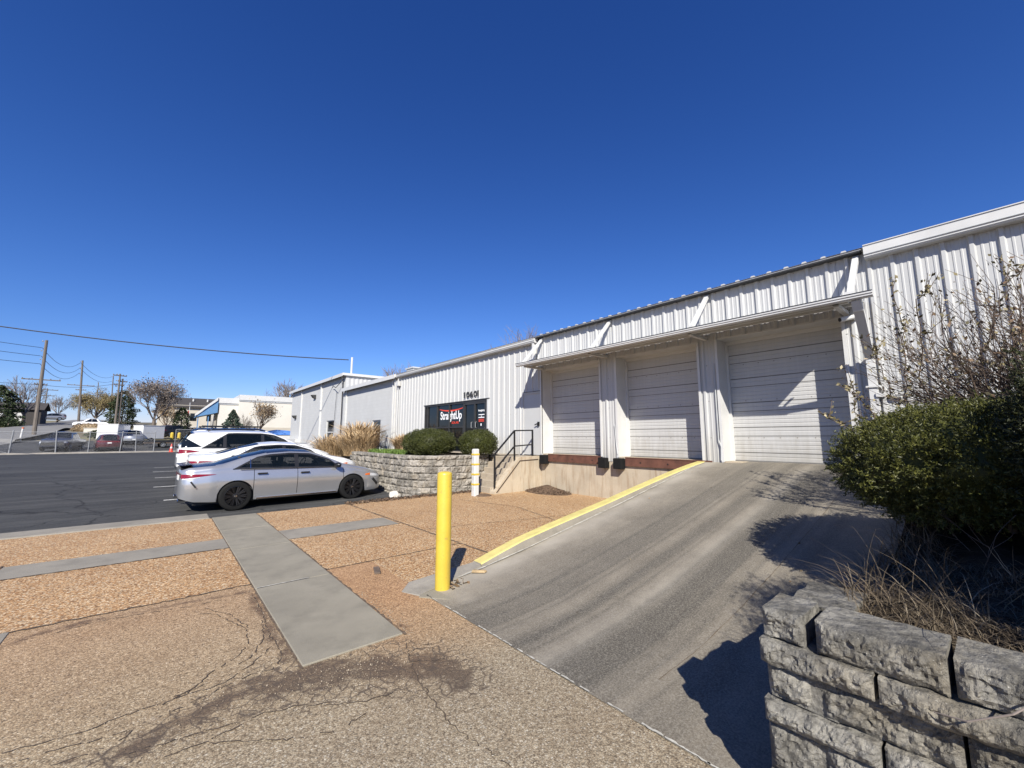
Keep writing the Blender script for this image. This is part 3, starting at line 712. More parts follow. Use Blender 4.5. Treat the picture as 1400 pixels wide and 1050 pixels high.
text('StraightUp',13.2,2.64,.1,.42,M['decal_white'],sf,FX+.018,'door_lettering',.01)
b=MB()
for y0,y1,z0,z1 in ((13.18,12.79,2.52,2.55),(13.02,12.96,2.46,2.49),(13.19,12.8,2.41,2.44)): b.box(FX+.014,FX+.018,y1,y0,z0,z1)
b.build('door_lines',M['decal_white'],sf)
b=MB()
for z in (2.34,2.3,2.26): b.box(FX+.014,FX+.018,12.82,13.17,z,z+.025)
b.build('door_lines',M['decal_red'],sf)
b=MB(); b.box(FX+.014,FX+.018,12.98,13.04,2.1,2.19); b.build('door_sticker',M['decal_white'],sf)
b=MB(); b.bar((FX-.16,12.5,1.0),(FX-.16,12.5,1.98),.05); b.box(FX-.2,FX-.03,12.46,12.54,1.85,1.98); wb(b,'mail_box',M['lamp_dark'])
# house numbers, each numeral standing off the ribs
for ch,y,w in (('1',14.12,.06),('0',13.95,.2),('6',13.70,.2),('0',13.43,.2),('1',13.17,.06)):
    if ch=='1':
        b=MB(); b.box(FX-.065,FX-.04,y-.06,y,3.265,3.495); b.box(FX-.064,FX-.041,y-.06+.04,y+.035,3.42,3.455); wb(b,'house_number',M['lamp_dark'])
    else:
        o=text(ch,y,3.265,.23,w,M['lamp_dark'],None,FX-.04,'house_number',.01,.025); o.parent=W; o.matrix_parent_inverse=W.matrix_basis.inverted()
# concrete dock face, steel edge and bumpers
b=MB(); b.box(9.41,9.95,3.6,9.62,-.3,1.125); b.box(9.43,9.95,9.62,20.5,-.3,.97); wb(b,'foundation',M['foundation'])
for y0,y1 in ((7.25,9.3),(4.2,6.45)):
    b=MB(); b.box(9.36,9.43,y0,y1,.905,1.132); b.box(9.352,9.365,y0,y1,1.112,1.135); b.box(9.352,9.362,y0,y1,.905,.93); o=wb(b,'dock_edge_plate',M['rust'])
    for k in range(3):
        yy=y0+.3+k*.75; b=MB(); b.box(9.354,9.36,yy-.015,yy+.015,.99,1.02); b.build('bolt',M['black'],o)
for y in (9.44,7.12,6.62):
    b=MB(); b.bbox(9.22,9.41,y-.13,y+.13,.82,1.1,.015); 
    for k in range(5): b.box(9.214,9.222,y-.12+k*.05,y-.085+k*.05,.84,1.08)
    wb(b,'dock_bumper',M['rubber'])
# camera and conduit at the near dock
b=MB(); b.tube([(9.38,1.48,3.80),(9.3,1.48,3.80)],.05,10); b.tube([(9.3,1.48,3.80),(9.26,1.52,3.79),(9.14,1.66,3.75)],[.03,.045,.045],12); o=wb(b,'security_camera',M['white_trim'],smooth=False)
b=MB(); b.tube([(9.142,1.657,3.751),(9.132,1.67,3.747)],.036,12); b.build('lens',M['black'],o)
b=MB(); b.tube([(9.36,4.02,3.3),(9.36,4.02,1.6),(9.35,3.97,1.45),(9.36,3.99,1.15)],.012,5); wb(b,'conduit',M['grey_trim']); b=MB(); b.tube([(9.36,6.75,2.),(9.36,6.72,1.5),(9.35,6.68,1.2)],.012,5); wb(b,'conduit',M['grey_trim'])
b=MB(); b.box(9.2,9.38,1.2,1.3,2.33,2.4); wb(b,'wall_bracket',M['white_trim']); b=MB(); b.tube([(9.32,1.1,2.35),(9.32,.95,2.37)],.03,6); wb(b,'wall_bracket',M['white_trim'])
b=MB(); b.bbox(10,10.9,20.1,20.9,4.9,5.38,.02); b.box(9.95,10.95,20.05,20.95,5.37,5.44); wb(b,'roof_vent',M['grey_trim'])

# ------------------------------------------------------------------ grey block buildings beyond
def block_building(label,y0,y1,zt,x0,depth,openings,pipes,lamps):
    r=thing('block_building',label,'building',(x0,(y0+y1)/2,0)); bpy.context.view_layer.update()
    def put(b,n,m,par=None):
        o=b.build(n,m)
        if par: o.parent=par
        else: o.parent=r; o.matrix_parent_inverse=r.matrix_basis.inverted()
        return o
    b=MB(); ops=sorted(openings); y=y0
    for a,c,z0,z1 in ops:
        b.box(x0,x0+.2,y,a,-.3,zt); b.box(x0,x0+.2,a,c,z1,zt)
        if z0>0: b.box(x0,x0+.2,a,c,-.3,z0)
        y=c
    b.box(x0,x0+.2,y,y1,-.3,zt); b.box(x0+.2,x0+depth,y1-.2,y1,-.3,zt)
    put(b,'wall',M['block_grey'])
    # side wall that rises above the lower neighbour: ribbed tan metal
    b=MB(); n=int(depth/.3)
    vs=[]
    for i in range(n*2+1): vs+=[(x0+.2+i*.15,y0+(.03 if i%2 else 0),-.3),(x0+.2+i*.15,y0+(.03 if i%2 else 0),zt)]
    b.add(vs,[(2*i,2*i+2,2*i+3,2*i+1) for i in range(2*n)]); put(b,'side_wall',M['siding'])
    b=MB(); b.add([(x0-.28,y0-.12,zt),(x0-.28,y1+.1,zt),(x0+depth,y1+.1,zt+.1),(x0+depth,y0-.12,zt+.1),(x0-.28,y0-.12,zt-.03),(x0-.28,y1+.1,zt-.03),(x0+depth,y1+.1,zt+.06),(x0+depth,y0-.12,zt+.06)],[(0,1,2,3),(4,7,6,5),(0,4,5,1),(3,7,4,0),(1,5,6,2)])
    rf=put(b,'roof',M['siding'])
    b=MB(); b.box(x0-.3,x0-.28,y0-.12,y1+.1,zt-.16,zt+.06); b.box(x0-.28,x0+depth,y0-.14,y0-.12,zt-.1,zt+.07); b.build('fascia',M['white_trim'],rf).matrix_parent_inverse=rf.matrix_basis.inverted()
    for y,z0,w in pipes:
        b=MB(); b.box(x0-w*.7,x0-.002,y-w/2,y+w/2,z0,zt-.05); put(b,'downspout',M['white_trim'])
    for y,z in lamps:
        b=MB(); b.add([(x0,y-.2,z+.15),(x0,y+.2,z+.15),(x0-.35,y+.2,z+.12),(x0-.35,y-.2,z+.12),(x0,y-.2,z-.2),(x0,y+.2,z-.2),(x0-.2,y+.2,z-.1),(x0-.2,y-.2,z-.1)],[(0,1,2,3),(4,7,6,5),(0,3,7,4),(1,5,6,2),(2,6,7,3),(0,4,5,1)]); put(b,'wall_lamp',M['lamp_dark'])
    for a,c,z0,z1 in ops:
        b=MB(); w=.06; b.box(x0+.05,x0+.12,a,a+w,z0,z1); b.box(x0+.05,x0+.12,c-w,c,z0,z1); b.box(x0+.05,x0+.12,a+w,c-w,z1-w,z1); b.box(x0+.052,x0+.118,a+w,c-w,z0+(z1-z0)*.55,z0+(z1-z0)*.55+.07); d=put(b,'door',M['white_trim'] if z0<1.3 else M['lamp_dark'])
        b=MB(); b.box(x0+.09,x0+.1,a+w,c-w,z0,z1-w); b.build('door_glass',M['glass'],d).matrix_parent_inverse=d.matrix_basis.inverted()
    return r,put
r1,put1=block_building('lower grey painted block building joined to the ribbed warehouse, with one glazed door',20.62,29.0,4.93,9.43,26,[(22.8,24.05,.95,2.65)],[(21.2,1.6,.09),(28.7,1.2,.12)],[])
r2,put2=block_building('taller grey block building at the far end with two wall lamps and white downspouts',29.02,44.5,6.02,9.4,28,[(31.2,33.0,.9,2.9)],[(34.6,1.,.16),(40.7,1.,.14),(29.6,1.,.12)],[(36.4,5.0),(42.6,3.55)])
b=MB(); b.tube([(9.3,29.35,5.7),(9.3,29.3,3.),(9.3,29.35,1.8)],.04,6); b.tube([(9.25,29.3,5.6),(9.1,30.2,5.15),(9.2,31.2,5.4),(9.3,31.6,5.3)],.025,5); b.tube([(9.3,30.6,4.9),(9.3,30.9,2.)],.015,5); put2(b,'service_cable',M['wire'])
b=MB(); b.tube([(9.9,29.5,6.0),(9.9,29.5,7.35)],.07,8); put2(b,'service_mast',M['white_trim'])
b=MB(); b.box(8.9,9.38,40.2,44.4,-.3,1.5); put2(b,'loading_dock',M['white_trim']); b=MB(); b.tube([(8.6,35.2,.9),(9.2,34.4,1.5)],.09,5); put2(b,'drain_pipe',M['white_trim'])
g=thing('gas_meter','grey gas meter and pipes beside the glazed door of the block building','meter',(9.15,21.7,.95))
b=MB(); b.lathe([(0,-.12),(.14,-.12),(.17,-.06),(.17,.06),(.14,.12),(0,.12)],12,(0,0,.3),'y'); b.build('meter_body',M['galv'],g)
b=MB(); b.tube([(0,.25,0),(0,.25,.7),(0,.05,.75),(0,0,.55)],.035,6); b.tube([(0,-.25,.0),(0,-.25,.85),(0,-.05,.9),(.1,.05,.9)],.035,6); b.build('pipe',M['galv'],g)
b=MB(); b.lathe([(0,-.04),(.13,-.04),(.16,0),(.13,.04),(0,.04)],12,(0,-.1,.92),'y'); b.build('regulator',M['galv'],g)

# ------------------------------------------------------------------ steps with handrail
st=thing('concrete_steps','concrete steps with a solid side wall rising to the steel door','steps',(7.6,10.2,0))
b=MB()
n=6; rise=1.05/n; run=.17
for i in range(n):
    b.bbox(-.06+i*run if i else -.06,1.84,-.28,.9,i*rise-.02 if i==0 else i*rise,(i+1)*rise,.012)
b.build('treads',M['step'],st)
b=MB(); zz=[(-.08,0),(.0,.09),(.92,.96),(1.84,.98)]
pro=[(-.1,-.1),(-.08,.07),(.0,.13),(.9,1.04),(1.84,1.06),(1.84,-.1)]
m=len(pro); b.add([(x,-.5,z) for x,z in pro]+[(x,-.29,z) for x,z in pro],[tuple(range(m)),tuple(range(2*m-1,m-1,-1))]+[(i,m+i,m+(i+1)%m,(i+1)%m) for i in range(m)])
b.build('side_wall',M['foundation'],st)
b=MB(); b.bar((.0,-.505,.04),(.92,-.505,.93),.012,.03); b.bar((.92,-.505,.93),(1.7,-.505,.95),.012,.03); b.build('shadow_joint',M['crack'],st)
hr=thing('handrail','black square tube handrail along the concrete steps','handrail',(7.6,9.82,0))
b=MB(); t=.042
P1,P2,P3=(.02,0),(.80,0),(1.57,0)
b.bar((.02,0,.05),(.02,0,1.15),t); b.build('post',M['black'],hr)
b=MB(); b.bar((.80,0,.9),(.80,0,1.84),t); b.build('post',M['black'],hr)
b=MB(); b.bar((1.57,0,1.02),(1.57,0,1.86),t); b.build('post',M['black'],hr)
b=MB(); b.bar((.02,0,1.15),(.80,0,1.86),t); b.bar((.80,0,1.86),(1.59,0,1.88),t); b.build('top_rail',M['black'],hr)
b=MB(); b.bar((.02,0,.68),(.80,0,1.38),t*.9); b.bar((.80,0,1.38),(1.57,0,1.42),t*.9); b.build('mid_rail',M['black'],hr)

# ------------------------------------------------------------------ bollard and striped post
bo=thing('bollard','yellow painted steel bollard standing at the foot of the ramp','bollard',(2.47,4.1,0))
b=MB(); r=.083; b.lathe([(r,-.05),(r,1.235),(r-.004,1.25),(r-.016,1.26),(r*.5,1.268),(0,1.27)],40); b.build('post',M['yellow'],bo,smooth=True)
b=MB(); b.prism([(-.3,-.04),(-.1,-.3),(.1,-.3),(.12,.2),(-.1,.26)],-.02,.012); b.build('footing',M['walk'],bo)
sp=thing('striped_post','white square post with four yellow bands in front of the block wall','post',(6.93,9.83,0))
def bands():
    for k in range(9): yield k
b=MB(); w=.082; b.bbox(-w,w,-w,w,-.05,1.32,.02); b.build('sleeve',M['white_trim'],sp)
for k in range(4):
    b=MB(); z=.30+k*.28; b.bbox(-w-.004,w+.004,-w-.004,w+.004,z,z+.05,.006); b.build('yellow_band',M['yellow'],sp)
    b=MB()
    for q in range(3): b.box(-w-.003,-w-.001,-.06+q*.012,.05+q*.005,z-.13+q*.035,z-.12+q*.035)
    b.build('faded_lines',M['grey_trim'],sp)
b=MB(); b.lathe([(.0,.03),(.1,.05),(.22,.02),(.27,-.02)],12,(.2,-.12,0)); b.build('mulch_collar',M['litter'],sp)

# ------------------------------------------------------------------ split-face block walls
def rock_block(b, o, u, nrm, L, H, D, nu=5, nh=3, amp=.02, seed=0):
    """one block: o = lower front corner, u along the face, nrm outward, rough front"""
    o=Vector(o); u=Vector(u).normalized(); nrm=Vector(nrm).normalized(); up=Vector((0,0,1)); vs=[]
    g=.006
    for j in range(nh+1):
        for i in range(nu+1):
            a=i/nu; c=j/nh; p=o+u*(g+a*(L-2*g))+up*(g*.4+c*(H-g*.8))
            e=min(a,1-a)*L; f=min(c,1-c)*H; rim=min(1,min(e,f)/.035)
            h=noise.noise(p*6+Vector((seed,0,0)))*1.+noise.noise(p*16+Vector((0,seed,0)))*.6+(abs(noise.noise(p*38))*-.7+.25+.3*noise.noise(p*80)+.9*round(noise.noise(p*11+Vector((3,seed,1)))*3.2)/3.2)*(nu>10)
            d=-.022*(1-rim)**1.5+amp*h*(.35+.65*rim)
            vs.append(p+nrm*d+up*((.010 if nu>10 else .018)*noise.noise(p*17) if j in (0,nh) else 0))
    fs=[(j*(nu+1)+i,j*(nu+1)+i+1,(j+1)*(nu+1)+i+1,(j+1)*(nu+1)+i) for j in range(nh) for i in range(nu)]
    n0=len(vs); top=[nh*(nu+1)+i for i in range(nu+1)]; bot=list(range(nu+1)); lf=[j*(nu+1) for j in range(nh+1)]; rt=[j*(nu+1)+nu for j in range(nh+1)]
    # back rows
    k1=[];k0=[];k2=[]
    for i in range(nu+1):
        p=o+u*(g+i/nu*(L-2*g))-nrm*D; q=o+u*(g+i/nu*(L-2*g))-nrm*D*.5
        k2.append(len(vs)); vs.append(q+up*(H-g*.4+.008*noise.noise(q*12)))
        k1.append(len(vs)); vs.append(p+up*(H-g*.4+.006*noise.noise(p*15))); k0.append(len(vs)); vs.append(p+up*g*.4)
    for i in range(nu):
        fs+=[(top[i],top[i+1],k2[i+1],k2[i]),(k2[i],k2[i+1],k1[i+1],k1[i]),(bot[i+1],bot[i],k0[i],k0[i+1]),(k0[i+1],k0[i],k1[i],k1[i+1])]
    fs.append(tuple(lf[::-1]+[k0[0],k1[0],k2[0]][::1])[:]) if False else None
    fs.append(tuple(lf)+(k2[0],k1[0],k0[0])); fs.append(tuple(rt[::-1])+(k0[nu],k1[nu],k2[nu]))
    b.add(vs,[f if True else f for f in fs])
# planter wall in front of the storefront
pw=thing('planter_wall','low curved retaining wall of grey split-face blocks below the clipped bushes','retaining wall',(5.9,11.2,0)); bpy.context.view_layer.update()
def curve(pts,n=14):
    out=[]
    P=[Vector((*p,0)) for p in pts]; P=[P[0]*2-P[1]]+P+[P[-1]*2-P[-2]]
    for i in range(1,len(P)-2):
        for k in range(n):
            t=k/n; a,b_,c,d=P[i-1:i+3]
            out.append(.5*((2*b_)+(-a+c)*t+(2*a-5*b_+4*c-d)*t*t+(-a+3*b_-3*c+d)*t**3))
    out.append(P[-2]); return out
wp=curve([(8.3,10.9),(7.5,10.74),(6.75,10.78),(6.15,11.0),(5.72,11.55),(5.6,12.4),(5.62,14.2),(5.68,16.5),(5.78,19.),(5.9,22.)])
cum=[0]
for a,c in zip(wp[:-1],wp[1:]): cum.append(cum[-1]+(c-a).length)
def wat(s):
    s=max(0,min(cum[-1]-1e-6,s)); i=next(k for k in range(len(cum)-1) if cum[k+1]>=s); t=(s-cum[i])/(cum[i+1]-cum[i]); return wp[i].lerp(wp[i+1],t)
b=MB(); cap=MB(); H=.2
for c in range(7):
    z=-.22+c*H; last=c==6; s=-(c%2)*.2
    zt=z+(.13 if last else H)
    while s<cum[-1]:
        L=.4; p,q=wat(s),wat(s+L); s+=L
        if (q-p).length<.1: continue
        if p.y>16.6 and c>=5: continue
        if p.y>18.6 and c>=4: continue
        u=(q-p).normalized(); nr=Vector((-u.y,u.x,0)); 
        if nr.x>0 and p.y>11.5: nr=-nr
        if p.y<=11.5 and nr.y>0: nr=-nr
        sb=-.012*c
        if u.cross(nr).z>0: 
            o=q; uu=-u
        else: o=p; uu=u
        top_=last or (p.y>16.6 and c==4) or (p.y>18.6 and c==3)
        # rows run so that the face normal points outwards
        rj=random.uniform(-.02,.02); rock_block(cap if top_ else b,(o.x+nr.x*(sb+rj),o.y+nr.y*(sb+rj),z),uu,nr,(q-p).length-.012,zt-z-.008,.3,9,5,.05,seed=random.random()*50)
o=b.build('course_blocks',M['block_far']); o.parent=pw; o.matrix_parent_inverse=pw.matrix_basis.inverted()
o=cap.build('cap_blocks',M['block_far']); o.parent=pw; o.matrix_parent_inverse=pw.matrix_basis.inverted()
# soil behind it
def psoil(X,Y): return 1.0+.05*np.sin(X*3.1)*np.sin(Y*2.3)-.35*np.clip((Y-16)/4,0,1)*np.clip((8-X)/2,0,1)
b=MB(); vs=[]; m=len(wp)
for p in wp: 
    for k in range(7):
        t=k/6; x=p.x+.12+(9.42-p.x-.12)*t; y=p.y+(.12 if p.y<11.5 else 0)
        if p.y<11.2: y=p.y+.12
        vs.append((x,y,float(psoil(x,y))))
b.add(vs,[(i*7+k,i*7+k+1,(i+1)*7+k+1,(i+1)*7+k) for i in range(m-1) for k in range(6)])
b.quad((5.9,22,.6),(9.42,22,.9),(9.42,45,.7),(5.9,45,.4)); struct(b.build('planter_soil',M['soil']))
struct(grid_obj('storefront_walk',np.linspace(8.5,9.4,4),np.linspace(10.75,20.4,12),lambda X,Y:1.075+0*X,M['step']))

# block wall close to the camera
nw=thing('corner_wall','large weathered split-face block retaining wall close to the camera','retaining wall',(2.15,.8,0)); bpy.context.view_layer.update()
courses=[(.885,.752,0.,[.795,.625,.59,.195,.19,-.25,-.66,-1.1,-1.5,-2,-2.5,-3]),(.752,.655,.035,[.80,.40,.397,-.03,-.45,-.9,-1.3,-1.8,-2.2,-3]),
 (.655,.505,-.012,[.79,.605,.59,.18,-.25,-.7,-1.1,-1.6,-2,-2.5,-3]),(.505,.415,.03,[.80,.40,-.02,-.45,-.9,-1.3,-1.8,-2.2,-3]),
 (.415,.215,-.005,[.80,.59,.17,-.25,-.7,-1.1,-1.6,-2,-2.5,-3]),(.215,-.02,.02,[.80,.41,-.02,-.45,-.9,-1.3,-1.8,-2.2,-3])]
b=MB(); cap=MB()
for ci,(zt,zb,sb,ys) in enumerate(courses):
    ys=[y for i,y in enumerate(ys)]
    k=0
    seq=sorted(set(ys),reverse=True)
    for a,c in zip(seq[:-1],seq[1:]):
        L=a-c
        if L<.06: continue
        near=c>-.6
        dz=random.uniform(-.004,.004) if ci==0 else 0; tgt=cap if ci==0 else b
        if ci==0 and a>.78: tgt=MB()
        sbk=sb+random.uniform(-.012,.012)
        rock_block(tgt,(2.15-sbk,a,zb),(0,-1,0),(-1,0,0),L,zt-zb+dz,.26 if ci==0 else .3,int(L/.0085) if near else 6,max(7,int((zt-zb)/.0085)) if near else 3,.024,seed=ci*9+a*5)
        if ci==0 and a>.78:
            o=tgt.build('corner_cap_block',M['block_near']); o.parent=nw; o.matrix_parent_inverse=nw.matrix_basis.inverted(); o['label']='short squared cap block at the corner'
# return along the ramp
for ci,(zt,zb,sb,ys) in enumerate(courses):
    x=2.16-(0 if ci%2 else .0); y=.80+sb*.5
    first=True
    s=2.42 if ci==0 else 2.17+(.2 if ci%2 else 0)
    if ci==0: s=2.44
    while s<9.2:
        L=.41
        if s>(2.8,3.6,9,9,9,9)[ci]: break
        if float(rz(s+L))<zt+.1: rock_block(cap if ci==0 else b,(s+L,y-(.02 if ci==0 else 0),zb),(-1,0,0),(0,1,0),L,zt-zb-(.03 if ci==0 else 0),.26,10,6,.015,seed=ci*3+s)
        s+=L+.004
for k in range(4):
    s=4.5
    while s<9.2:
        zt=.88+k*.13
        if zt<float(rz(s))+.22: rock_block(b,(s+.41,.77-.01*k,zt),(-1,0,0),(0,1,0),.41,.13,.26,5,3,.012,seed=s+k)
        s+=.41
o=b.build('course_blocks',M['block_near']); o.parent=nw; o.matrix_parent_inverse=nw.matrix_basis.inverted()
o=cap.build('cap_blocks',M['block_near']); o.parent=nw; o.matrix_parent_inverse=nw.matrix_basis.inverted()
xs=np.unique(np.concatenate([np.arange(2.36,4.4,.05),np.linspace(4.4,9.42,20)])); ysl=np.unique(np.concatenate([np.linspace(-12,-1,10),np.arange(-1,.62,.05),[.62]]))
def bedz(X,Y):
    return -.2*np.clip((X-2.88)/.25,0,1)*np.clip((Y-.05)/.4,0,1)*np.clip((5.2-X)/1,0,1)+.80+.05*np.clip((X-2.4)/.5,0,1)+.05*np.clip(X-3.2,0,6)+.03*np.sin(X*9+Y*4)*np.sin(Y*11-X*3)+.02*np.sin(23*X+2)*np.sin(19*Y)
struct(grid_obj('planting_bed',xs,ysl,bedz,M['soil']))

# ------------------------------------------------------------------ plants
def leaves_obj(name,C,N,size,mat,parent=None,asp=.35,rnd=.8,kind=None):
    """many small four-sided leaves; C centres, N outward directions"""
    n=len(C); C=np.asarray(C); N=np.asarray(N)
    d=N+rng.normal(0,rnd,(n,3)); d/=np.linalg.norm(d,axis=1,keepdims=True)+1e-9
    r=rng.normal(0,1,(n,3)); s=np.cross(d,r); s/=np.linalg.norm(s,axis=1,keepdims=True)+1e-9
    L=(size*rng.uniform(.6,1.35,n))[:,None]; w=L*asp
    v=np.stack([C-d*L*.5,C+s*w*.5,C+d*L*.5,C-s*w*.5],1).reshape(-1,3)
    q=np.arange(4*n).reshape(-1,4)
    return npmesh(name,v,q,mat,parent)
def vnoise(P,f,seed):
    return np.array([noise.fractal(Vector(p)*f+Vector((seed,seed*.7,0)),1.,2.,3) for p in P])
def shell(n,r,amp,f,seed,thick,flat=.0,zmin=-.75,sq=2.):
    """points in the outer shell of a lumpy rounded block"""
    d=rng.normal(0,1,(int(n*1.6),3)); d/=np.linalg.norm(d,axis=1,keepdims=True)
    k=(np.abs(d)**sq).sum(1)**(-1/sq); d2=d*k[:,None]
    d2=d2[d2[:,2]>zmin][:n]
    nz=vnoise(d2,f,seed)+.5*vnoise(d2,f*3.2,seed+4); sc_=1+amp*nz
    t=1-thick*rng.random(len(d2))**1.5
    return d2*(sc_*t)[:,None]*np.array(r), d2/np.array(r), d2*(sc_*(1-thick*.9))[:,None]*np.array(r)
def hedge(name,label,cat,loc,r,n,size,mat,amp=.12,f=2.2,seed=1,sq=2.6,group=None,zmin=-.8,core=True,asp=.3,rnd=1.1,tuft=0,tl=.1):
    t=thing(name,label,cat,loc,0,group)
    if tuft:
        nt_=n//tuft; P0,N0,_=shell(nt_,r,amp,f,seed,.16,zmin=zmin,sq=sq); N0=N0/np.linalg.norm(N0,axis=1,keepdims=True)
        D=N0+rng.normal(0,.38,N0.shape)+np.array([0,0,.35]); D/=np.linalg.norm(D,axis=1,keepdims=True); L0=tl*rng.uniform(.35,1.5,(len(P0),1))
        k=rng.random((len(P0),tuft,1)); P=(P0[:,None]+D[:,None]*(k-.35)*L0[:,None]+rng.normal(0,.010,(len(P0),tuft,3))*(1.4-k)).reshape(-1,3)
        N=(D[:,None]*.8+rng.normal(0,.55,(len(P0),tuft,3))).reshape(-1,3)
    else: P,N,Cq=shell(n,r,amp,f,seed,.2,zmin=zmin,sq=sq)
    leaves_obj('foliage',P,N/np.linalg.norm(N,axis=1,keepdims=True),size,mat,t,asp,rnd)
    # dense twiggy inside
    b=MB(); nl,ng=14,20; vs=[]
    for j in range(nl+1):
        for i in range(ng):
            th=math.pi*j/nl; ph=2*math.pi*i/ng; d=np.array([math.sin(th)*math.cos(ph),math.sin(th)*math.sin(ph),math.cos(th)])
            d=d*(np.abs(d)**sq).sum()**(-1/sq); k=1+amp*noise.fractal(Vector(d)*f+Vector((seed,seed*.7,0)),1.,2.,3)
            if d[2]<zmin: d[2]=zmin
            vs.append(tuple(d*k*.83*np.array(r)))
    b.add(vs,[(j*ng+i,(j+1)*ng+i,(j+1)*ng+(i+1)%ng,j*ng+(i+1)%ng) for j in range(nl) for i in range(ng)])
    if core: b.build('inner_growth',mat,t,smooth=True)
    if cat=='shrub':
        b=MB()
        for k in range(7):
            a=random.uniform(0,6.3); b.tube([(0,0,-r[2]*1.15),(.4*r[0]*math.cos(a),.4*r[1]*math.sin(a),-.2*r[2])],[.03,.012],5)
        b.build('branches',M['bark'],t)
    return t
hedge('boxwood_bush','clipped round green bush in front of the black storefront windows, the wider left one','bush',(6.75,12.25,1.47),(.78,.97,.46),30000,.03,M['boxwood'],.11,3.6,3,sq=2.35,asp=.55,rnd=1.6,group='clipped bushes on the block planter')
hedge('boxwood_bush','clipped green bush beside the concrete steps, right of its wider twin','bush',(7.95,11.12,1.45),(.64,.58,.45),18000,.03,M['boxwood'],.11,3.6,9,sq=2.35,asp=.55,rnd=1.6,group='clipped bushes on the block planter')
h1=hedge('yew_hedge','big rounded yew shrub overhanging the concrete ramp','shrub',(5.05,.02,1.42),(.98,1.0,.5),200000,.024,M['yew'],.12,4.2,5,sq=2.25,zmin=-.85,asp=.28,rnd=.4,tuft=36,tl=.10)
hedge('yew_hedge','tall yew shrub in shade-darkened colour at the right edge, nearest the block wall','shrub',(4.15,-.98,1.62),(.85,.92,.80),120000,.026,M['yew_shaded'],.16,4.,11,asp=.28,rnd=.4,tuft=36,tl=.12)
hedge('yew_hedge','unseen upright yew shrub added at the roadside end to shade the planting bed','shrub',(2.45,-1.3,1.8),(.6,.8,.95),40000,.035,M['yew_shaded'],.25,3.5,15)  # out of view; added to cast shade on the bed and lower hedge

def branch(b,p,d,L,r,depth,spread=.5,up=.12,n=3,tips=None,segs=3,shrink=.68,kids=(2,3)):
    pts=[p.copy()]; q=p.copy(); dd=d.copy()
    for k in range(segs):
        dd=(dd+Vector((random.gauss(0,.12),random.gauss(0,.12),random.gauss(0,.08)+up*.5))).normalized(); q=q+dd*L/segs; pts.append(q.copy())
    b.tube(pts,[r*(1-.45*i/segs) for i in range(segs+1)],n,cap=False)
    if depth<=0:
        if tips is not None: tips.append((q.copy(),dd.copy()))
        return
    for i in range(random.randint(*kids)):
        t=random.uniform(.45,1.); k=min(segs-1,int(t*segs)); p2=pts[k].lerp(pts[k+1],t*segs-k) if t<1 else q
        a=Vector((random.gauss(0,1),random.gauss(0,1),random.gauss(0,.5))); a=(a-dd*a.dot(dd)).normalized()
        branch(b,p2,(dd+a*random.uniform(.5,1.4)*spread+Vector((0,0,up))).normalized(),L*random.uniform(shrink-.12,shrink+.12),r*.58,depth-1,spread,up,n,tips,segs,shrink,kids)
    branch(b,q,(dd+Vector((random.gauss(0,.2),random.gauss(0,.2),up))).normalized(),L*shrink,r*.6,depth-1,spread,up,n,tips,segs,shrink,kids)
# leafless shrub with clinging dead leaves against the siding
ts=thing('twiggy_shrub','leggy brown shrub with clinging dry leaves against the white siding','shrub',(6.9,-.1,1.0)); b=MB(); tips=[]
random.seed(21)
for k in range(135):
    a=random.uniform(0,6.3); rr=random.uniform(.1,.5); y0=random.uniform(-1.35,-.22)
    p=Vector((rr*math.cos(a),y0+.1*math.sin(a),-.05)); d=Vector((.35*math.cos(a)-.1,.42*math.sin(a)+.10*(random.random()<.4),1)).normalized()
    branch(b,p,d,random.uniform(.6,1.12),.014,3,.55,.05,4,tips,3,.7,(2,3))
b.build('branches',M['twig_brown'],ts)
tp=np.array([t[0][:] for t in tips]); td=np.array([t[1][:] for t in tips])
sel=rng.random(len(tp))<.8; base=tp[sel]; bd=td[sel]
C=np.concatenate([base-bd*rng.uniform(0,.25,(len(base),1))+rng.normal(0,.015,base.shape) for _ in range(2)]); N=np.concatenate([bd]*2)
hf=len(C)//3; leaves_obj('dry_leaves',C[:hf],N[:hf],.045,M['rusty_leaf'],ts,.5,.8); leaves_obj('pale_leaves',C[hf:],N[hf:],.045,M['shrub_leaf'],ts,.5,.8)
